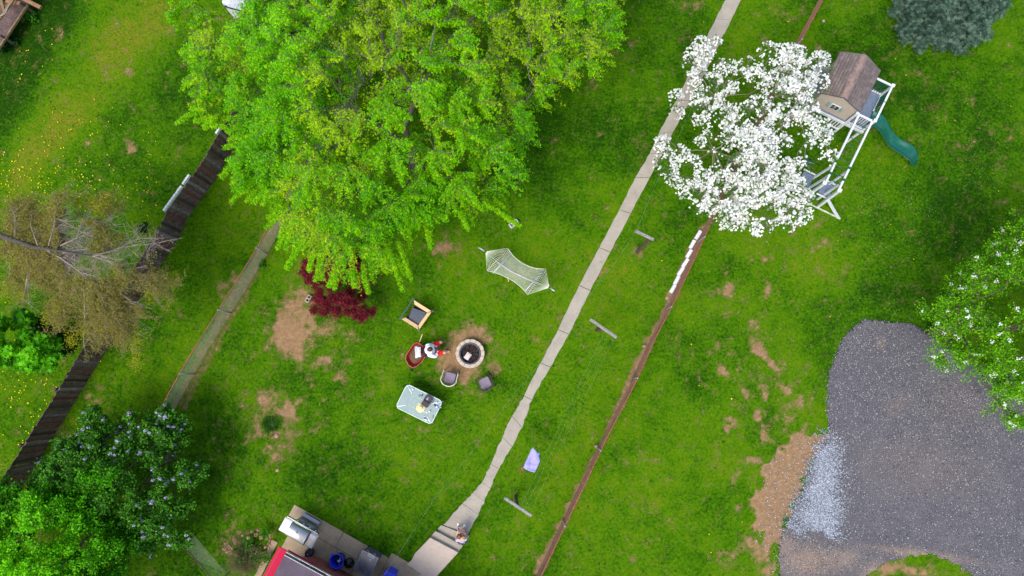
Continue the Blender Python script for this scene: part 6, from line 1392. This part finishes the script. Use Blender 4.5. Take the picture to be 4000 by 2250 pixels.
# ------------------------------------------------------------------ grill
gc = U(1166, 2081, ZP + .9); gr_ = ang((1107, 2047), (1225, 2114), 1.36); t = thing("gas_grill", (0, 0, 0), "stainless steel gas grill with two side shelves on the patio", "grill")
GSH = M("grill shelf steel", (.46, .46, .49), .7, .1, var=.06); PANEL = M("grill front panel", (.30, .34, .33), .35, .7)
def lb(name, mat, c_, s_, par=None, bv=.006): m = MB(); m.box(c_, s_); return m.build(name, mat, par or t, bevel=bv)
lb("cabinet", PANEL, (0, 0, .42), (.74, .50, .74)); 
for sx in (-.185, .185): d = lb("door", STEEL, (sx, .258, .36), (.34, .015, .58)); m = MB(); m.tube([(sx + .10, .27, .55), (sx + .10, .31, .55), (sx - .10, .31, .55), (sx - .10, .27, .55)], .012, 6); m.build("handle", STEEL, d, True)
lb("control_panel", PANEL, (0, .27, .80), (1.30, .06, .15))
for k in range(5): m = MB(); m.lathe((-.5 + .25 * k if k < 5 else 0, .305, .80), [(.028, 0), (.026, .03), (0, .032)], 12, R=Matrix.Rotation(-math.pi / 2, 3, 'X')); m.build("knob", M("silver knob", (.75, .78, .78), .3, .6), t, True)
for sx in (-.535, .535): sh = lb("side_shelf", GSH, (sx, .0, .885), (.32, .52, .03), bv=.012); lb("shelf_recess", STEEL, (sx, -.02, .902), (.26, .40, .004), sh, 0)
m = MB(); n = 14
for i in range(n + 1):
    a = math.pi * i / n
    for x in (-.37, .37): m.v.append((x, -.02 + .255 * math.cos(a), .90 + .20 * math.sin(a) ** .8))
for i in range(n): m.f.append((2 * i, 2 * i + 1, 2 * i + 3, 2 * i + 2)); m.mi.append(0)
for x in (0, 1): m.f.append(tuple(2 * i + x for i in (range(n + 1) if x else reversed(range(n + 1))))); m.mi.append(0)
ld = m.build("lid", STEEL, t); lb("lid_trim", BLACK, (.375, -.02, .95), (.02, .5, .10), ld); m = MB(); m.lathe((-.02, .05, 1.095), [(.03, 0), (.03, .01), (0, .012)], 16); m.build("thermometer", M("gauge face", (.12, .13, .13), .3), ld, True)
m = MB(); m.tube([(-.28, .25, 1.0), (-.28, .29, 1.0), (.28, .29, 1.0), (.28, .25, 1.0)], .012, 6); m.build("handle", STEEL, ld, True)
lb("drip_shelf", GSH, (0.02, .39, .10), (.70, .12, .03)); lb("shelf_lip", BLACK, (.05, .46, .085), (.62, .02, .04))
for sx in (-.33, .33):
    for sy in (-.2, .2): m = MB(); m.lathe((sx, sy, .0), [(.0, .03), (.03, .03), (.03, .05), (0, .05)], 10); m.build("wheel", BLACK, t)
place(t, Vector((gc.x, gc.y, ZP)), gr_)
t = thing("propane_tank", U(1219, 2152, ZP), "dark round propane tank standing behind the right end of the grill", "gas tank"); p = U(1216, 2154, ZP)
DKT = M("dark navy enamel", (.012, .016, .025), .4); m = MB(); m.lathe(p, [(0, 0), (.13, .02), (.155, .08), (.155, .30), (.13, .38), (.05, .42), (0, .42)], 24); m.build("tank_body", DKT, t, True); m = MB(); m.lathe(p, [(.09, .40), (.095, .50), (.085, .50), (.08, .40)], 16); m.build("collar", DKT, t, True); m = MB(); m.tube([p + Vector((0, 0, .42)), p + Vector((0, 0, .48))], .02, 8); m.build("valve", STEEL, t)

# ------------------------------------------------------------------ bins by the house
BLUE = M("bright blue plastic", (.012, .03, .62), .4, var=.08, bmp=.02); GREYP = M("slate grey plastic", (.085, .088, .125), .5, var=.12, scale=4)
def roundbin(p, r, h, mat, label, name, cat, junk):
    t = thing(name, p, label, cat); m = MB(); m.lathe(p, [(0, .01), (r * .78, .0), (r * .97, h - .03), (r * 1.08, h - .03), (r * 1.08, h), (r * .92, h), (r * .90, h - .03), (r * .72, .06), (0, .06)], 32); m.build("bin_body", mat, t, True)
    if junk:
        m = MB()
        for k in range(16): a = random.uniform(0, 6.28); d = random.uniform(0, r * .6); m.box(p + Vector((d * math.cos(a), d * math.sin(a), h * .45 + random.uniform(0, .1))), (random.uniform(.06, .16), random.uniform(.04, .1), .04), Euler((random.uniform(-.6, .6), random.uniform(-.6, .6), random.uniform(0, 3))).to_matrix(), k % 3)
        m.build("rubbish", [M("dark blue rubbish", (.02, .03, .09), .5), M("black rubbish", (.01, .01, .015), .5), M("pale can", (.45, .48, .55), .4)], t)
    for a in (2.2, 5.3): m = MB(); q_ = p + Vector((math.cos(a) * r * 1.1, math.sin(a) * r * 1.1, h - .03)); m.box(q_, (.07, .12, .03), Matrix.Rotation(a, 3, 'Z')); m.build("handle", mat, t, bevel=.008)
    return t
roundbin(U(1330, 2178, ZP), .245, .58, BLUE, "round bright blue recycling bin open at the top by the brick wall", "recycling_bin", "bin", True)
p = U(1369, 2194, ZP); t = thing("rubbish_bag", p, "small glossy black rubbish bag between the blue bin and the grey bin", "bag"); m = MB(); n1, n2 = 14, 20
for i in range(n1 + 1):
    th = math.pi * i / n1
    for k in range(n2): ph = 2 * math.pi * k / n2; r = .19 * (1 + .06 * math.sin(7 * ph + 4 * th) + .04 * math.sin(13 * ph)); m.v.append((p.x + r * math.sin(th) * math.cos(ph), p.y + r * math.sin(th) * math.sin(ph), p.z + .19 + .19 * math.cos(th)))
for i in range(n1):
    for k in range(n2): m.f.append((i * n2 + k, (i + 1) * n2 + k, (i + 1) * n2 + (k + 1) % n2, i * n2 + (k + 1) % n2)); m.mi.append(0)
m.build("sack_body", M("black bin liner", (.006, .009, .012), .3, bmp=.5, bscale=25), t, True); m = MB(); m.tube([p + Vector((0, 0, .36)), p + Vector((.02, .01, .45))], [.03, .05], 8); m.build("tied_neck", BLACK, t, True)
# wheeled grey bin seen from above, lid towards the yard
Zt = ZP + 1.02; C4 = [U(a, b_, Zt) for a, b_ in ((1414, 2146), (1480, 2180), (1446, 2262), (1378, 2226))]; cc = sum(C4, Vector()) / 4; t = thing("wheeled_bin", Vector((cc.x, cc.y, ZP)), "large slate grey wheeled rubbish bin beside the patio edge", "bin")
def q4(f, z, sh=Vector()): return [tuple(Vector((cc.x, cc.y, 0)) + (Vector((c_.x - cc.x, c_.y - cc.y, 0)) * f) + sh) [:2] for c_ in C4]
m = MB(); lo = [(x, y, ZP + .02) for x, y in q4(.78, 0)]; hi = [(x, y, Zt - .06) for x, y in q4(.94, 0)]; m.add(lo + hi, [(3, 2, 1, 0), (4, 5, 6, 7)] + [(k, (k + 1) % 4, 4 + (k + 1) % 4, 4 + k) for k in range(4)]); m.build("bin_body", GREYP, t, bevel=.02)
m = MB(); m.prism(q4(1.0, 0), Zt - .06, Zt - .02); ldd = m.build("lid", GREYP, t, bevel=.018); m = MB(); m.prism(q4(.80, 0), Zt - .02, Zt - .004); m.build("lid_panel", M("darker grey lid centre", (.06, .062, .085), .45, var=.6, scale=3), ldd, bevel=.01)  # lid panel in a darker, blotchier grey than the body
pc = U(1450, 2171, Zt); d1 = (C4[1] - C4[0]).normalized(); R_ = Matrix.Rotation(math.atan2(d1.y, d1.x), 3, 'Z'); m = MB(); m.box(pc - Vector((0, 0, .004)), (.28, .12, .012), R_); m.build("lid_plate", M("paler grey plate", (.15, .155, .20), .5), ldd, bevel=.003); m = MB(); m.box(U(1446, 2187, Zt) , (.02, .035, .012), R_); m.build("latch", WHITE, ldd)
for a_, b_ in ((1438, 2150), (1465, 2163)): m = MB(); m.box(U(a_, b_, Zt - .06) , (.11, .07, .09), R_); m.build("hinge", M("dark hinge", (.03, .03, .035), .6), t, bevel=.02)
for f in (0, 1): w_ = C4[f].lerp(C4[3 - f], .12).lerp(cc, .22); m = MB(); m.lathe(Vector((w_.x, w_.y, ZP + .12)) , [(.0, -.03), (.12, -.03), (.12, .03), (0, .03)], 18, R=R_ @ Matrix.Rotation(math.pi / 2, 3, 'Y')); m.build("wheel", BLACK, t)
# second blue bin, its lid
Zb = ZP + .75; cb = [U(a, b_, Zb) for a, b_ in ((1506, 2226), (1545, 2246), (1536, 2285), (1489, 2264))]; c2 = sum(cb, Vector()) / 4; t = thing("recycling_bin", Vector((c2.x, c2.y, ZP)), "square bright blue lidded bin cut off by the bottom edge of the picture", "bin")
m = MB(); m.prism([tuple(c2 + (p - c2) * .88)[:2] for p in cb], ZP + .01, Zb - .05); m.build("bin_body", BLUE, t, bevel=.02); m = MB(); m.prism([tuple(p)[:2] for p in cb], Zb - .05, Zb); ldd = m.build("lid", BLUE, t, bevel=.02)
m = MB(); m.bar(cb[0].lerp(cb[3], .1), cb[0].lerp(cb[3], .9), .03, .03); m.build("handle", M("dark blue plastic", (.01, .02, .3), .5), ldd); m = MB(); m.box(U(1514, 2225, Zb), (.12, .05, .04), R_); m.build("hinge", BLACK, ldd, bevel=.01)

# ------------------------------------------------------------------ house corner: brick wall, dark roof, gutter, red trim
t = thing("brick_house", Vector((-8.6, -8.2, ZP)), "corner of a red brick house with dark roof, pale gutter and bright red metal trim", "house")
hu = (Vector((-6.4277, -6.4728, 0)) - Vector((-7.9735, -5.6946, 0))).normalized(); hv = Vector((hu.y, -hu.x, 0))         # hv: into the house
HO = Vector((-7.9735, -5.6946, 0))
def HP_(u, v, z): return HO + hu * u + hv * v + Vector((0, 0, z))
R_h = Matrix((hu, -hv, Vector((0, 0, 1)))).transposed()
brk, nt, b = newmat("red brick"); mp = nt.nodes.new("ShaderNodeMapping"); mp.inputs['Rotation'].default_value = (math.pi / 2, 0, 0); tcn = nt.nodes.new("ShaderNodeTexCoord"); nt.links.new(tcn.outputs['Object'], mp.inputs[0]); br = nt.nodes.new("ShaderNodeTexBrick")
br.inputs['Color1'].default_value = (.36, .045, .032, 1); br.inputs['Color2'].default_value = (.24, .03, .022, 1); br.inputs['Mortar'].default_value = (.30, .18, .15, 1); br.inputs['Scale'].default_value = 1; br.inputs['Brick Width'].default_value = .22; br.inputs['Row Height'].default_value = .078; br.inputs['Mortar Size'].default_value = .009
nt.links.new(mp.outputs[0], br.inputs['Vector']); nt.links.new(mixc(nt, .3, br.outputs['Color'], ramp(nt, noise(nt, 6, 5, .7, tcn.outputs['Object']), [(0.3, (.12, .02, .016)), (.7, (.50, .13, .10))])), b.inputs['Base Color']); b.inputs['Roughness'].default_value = .9; bump(nt, b, br.outputs['Fac'], -.4, .01)
def hb_(name, mat, u0, u1, v0, v1, z0, z1, bevel=0.0, local=False):
    m = MB()
    if local:
        m.box(((u0 + u1) / 2, -(v0 + v1) / 2, (z0 + z1) / 2), (u1 - u0, v1 - v0, z1 - z0)); o = m.build(name, mat, None, bevel=bevel); o.location = HO; o.rotation_euler = R_h.to_euler(); o.parent = t; o.matrix_parent_inverse = Matrix.Translation(t.location).inverted(); return o
    m.box(HP_((u0 + u1) / 2, (v0 + v1) / 2, (z0 + z1) / 2), (u1 - u0, v1 - v0, z1 - z0), R_h); return m.build(name, mat, t, bevel=bevel)
bb = HP_(0, 0, 0)
wallv = (Vector((-7.7708, -6.3146, 0)) - HO).dot(hv); wallu = (Vector((-7.7708, -6.3146, 0)) - HO).dot(hu)
wv = wallv
hb_("brick_wall", brk, wallu, 6.0, wv, wv + 3.2, ZP - .3, 2.66, local=True)
hb_("brick_wall", brk, wallu - .38, wallu - .004, wv + .45, wv + 3.2, ZP - .3, 2.50, local=True)
ROOF = M("dark plum roofing", (.085, .062, .088), .85, var=.25, scale=1.6, bmp=.4, bscale=70, dirt=(.10, .085, .10))
hb_("roof", ROOF, .0, 6.4, .08, 4.2, 2.75, 2.84)
GUT = M("pale worn gutter", (.50, .50, .50), .6, .2, var=.35, scale=7, dirt=(.16, .14, .12)); m = MB()
for (v0, v1, z0, z1) in ((.0, .015, 2.72, 2.83), (.0, .10, 2.72, 2.735), (.10, .115, 2.72, 2.86)): m.box(HP_(3.0, (v0 + v1) / 2, (z0 + z1) / 2), (6.0, v1 - v0, z1 - z0), R_h)
g_ = m.build("gutter", GUT, t); m = MB()
for k in range(60): u = random.uniform(.6, 3.2); m.box(HP_(u, .055, 2.745 + random.uniform(0, .01)), (random.uniform(.03, .12), random.uniform(.02, .06), .012), Matrix.Rotation(random.uniform(0, 3), 3, 'Z'))
m.build("leaf_litter", M("dark leaf litter", (.05, .045, .03), .9, var=.5), g_)
REDM = M("bright red painted metal", (.46, .006, .045), .95, var=.06, bmp=.03)
bo = Vector((-8.3100, -5.5668, 0)) - HO; u0, v0 = bo.dot(hu), bo.dot(hv)
hb_("red_trim", REDM, u0, -.02, v0, 4.4, 2.56, 2.62, .008); hb_("red_trim", REDM, -.015, .98, v0 , -.01, 2.56, 2.62, .008); hb_("trim_seam", M("dark red seam", (.30, .01, .03), .5), u0 + .08, u0 + .095, v0 + .02, 4.4, 2.622, 2.632)
bpy.data.objects["brick_wall"]["label"] = "red brick wall under the gutter"
m = MB(); m.tube([U(1306, 2208, 1.6), U(1302, 2230, 1.2)], .012, 6); m.build("hose_bracket", BLACK, t)

# ------------------------------------------------------------------ timber deck in the top left corner
dk = U(45, 60, .6); t = thing("timber_deck", Vector((dk.x, dk.y, 0)), "old timber deck with brown boards and posts in the top left corner", "deck")
OLDW = M("old deck timber", (.12, .075, .068), .9, var=.45, scale=4, bmp=.4, dirt=(.09, .06, .055)); YEW = M("yellowish rail timber", (.22, .15, .065), .85, var=.3); ORW = M("orange brown timber", (.26, .135, .065), .85, var=.25)
e0, e1 = U(106, 22, .6), U(-15, 205, .6); d = (e1 - e0).normalized(); nr = Vector((-d.y, d.x, 0)); 
if nr.x > 0: nr = -nr
for k in range(26): a_ = e0 + d * (k * .105 - .4); m = MB(); m.bar(a_, a_ + nr * 2.2, .097, .03); m.build("deck_board", OLDW, t, bevel=.004)
m = MB(); m.bar(e0 - d * .05 - nr * .03 + Vector((0, 0, .02)), e1 + d * .6 - nr * .03 + Vector((0, 0, .02)), .07, .10); m.build("edge_beam", YEW, t, bevel=.006)
for a_, b_, w_, h_, z in (((60, -20), (160, 30), .15, .10, .9), ((4, -10), (18, 50), .10, .08, 1.1), ((-20, 100), (52, 0), .09, .08, 1.2), ((0, 20), (70, -40), .1, .1, 1.0), ((16, 4), (80, 14), .14, .10, 1.0)):
    m = MB(); m.bar(U(*a_, z), U(*b_, z), w_, h_); m.build("beam", ORW if w_ > .12 else YEW, t, bevel=.008)
for a_, b_ in ((100, 26), (20, 150), (10, 20), (60, 10)): q_ = U(a_, b_, .6); m = MB(); m.box((q_.x, q_.y, .45), (.1, .1, .9), Matrix.Rotation(1.0, 3, 'Z')); m.build("post", OLDW, t, bevel=.006)
m = MB(); m.tube([U(-10, 64, 1.3), U(8, 60, 1.3), U(20, 52, 1.3), U(36, 20, 1.3)], .015, 5); m.build("handrail", M("grey handrail", (.4, .38, .34), .8), t, True)

# ------------------------------------------------------------------ white caravan half hidden under the maple at the top
Zc = 1.9; q0, q1 = U(866, 6, Zc), U(998, 40, Zc); du = (q1 - q0).normalized(); dv = Vector((-du.y, du.x, 0)); t = thing("white_caravan", Vector((q0.x, q0.y, 0)), "white caravan with a dark blue stripe half hidden under the maple at the top edge", "caravan")
if dv.y < 0: dv = -dv
Rc = Matrix((du, dv, Vector((0, 0, 1)))).transposed(); cw_ = q0 + du * .85 + dv * 1.1; PW = M("white painted panel", (.70, .71, .76), .4, var=.08, dirt=(.55, .52, .48))
m = MB(); m.box((cw_.x, cw_.y, 1.15), (1.75, 2.3, 1.5), Rc); m.build("shell", PW, t, bevel=.08); m = MB(); m.box(cw_ - dv * 1.165 + Vector((0, 0, -.22)), (1.6, .03, .12), Rc); m.build("stripe", M("dark navy stripe", (.02, .03, .10), .4), t)
m = MB(); m.box(cw_ - dv * 1.0 - du * .2 + Vector((0, 0, .02)), (.7, .5, .05), Rc); m.build("roof_hatch", M("grey white hatch", (.6, .61, .62), .4), t, bevel=.015)
q2 = U(950, 62, .25); m = MB(); m.box(U(948, 44, .3), (.42, .30, .5), Rc); m.build("step_box", M("cream step", (.62, .55, .48), .6), t, bevel=.03)
for sx in (-.6, .6): m = MB(); w_ = cw_ + du * sx - dv * .7; m.lathe(Vector((w_.x, w_.y, .3)), [(0, -.09), (.3, -.09), (.3, .09), (0, .09)], 20, R=Rc @ Matrix.Rotation(math.pi / 2, 3, 'X')); m.build("wheel", BLACK, t)
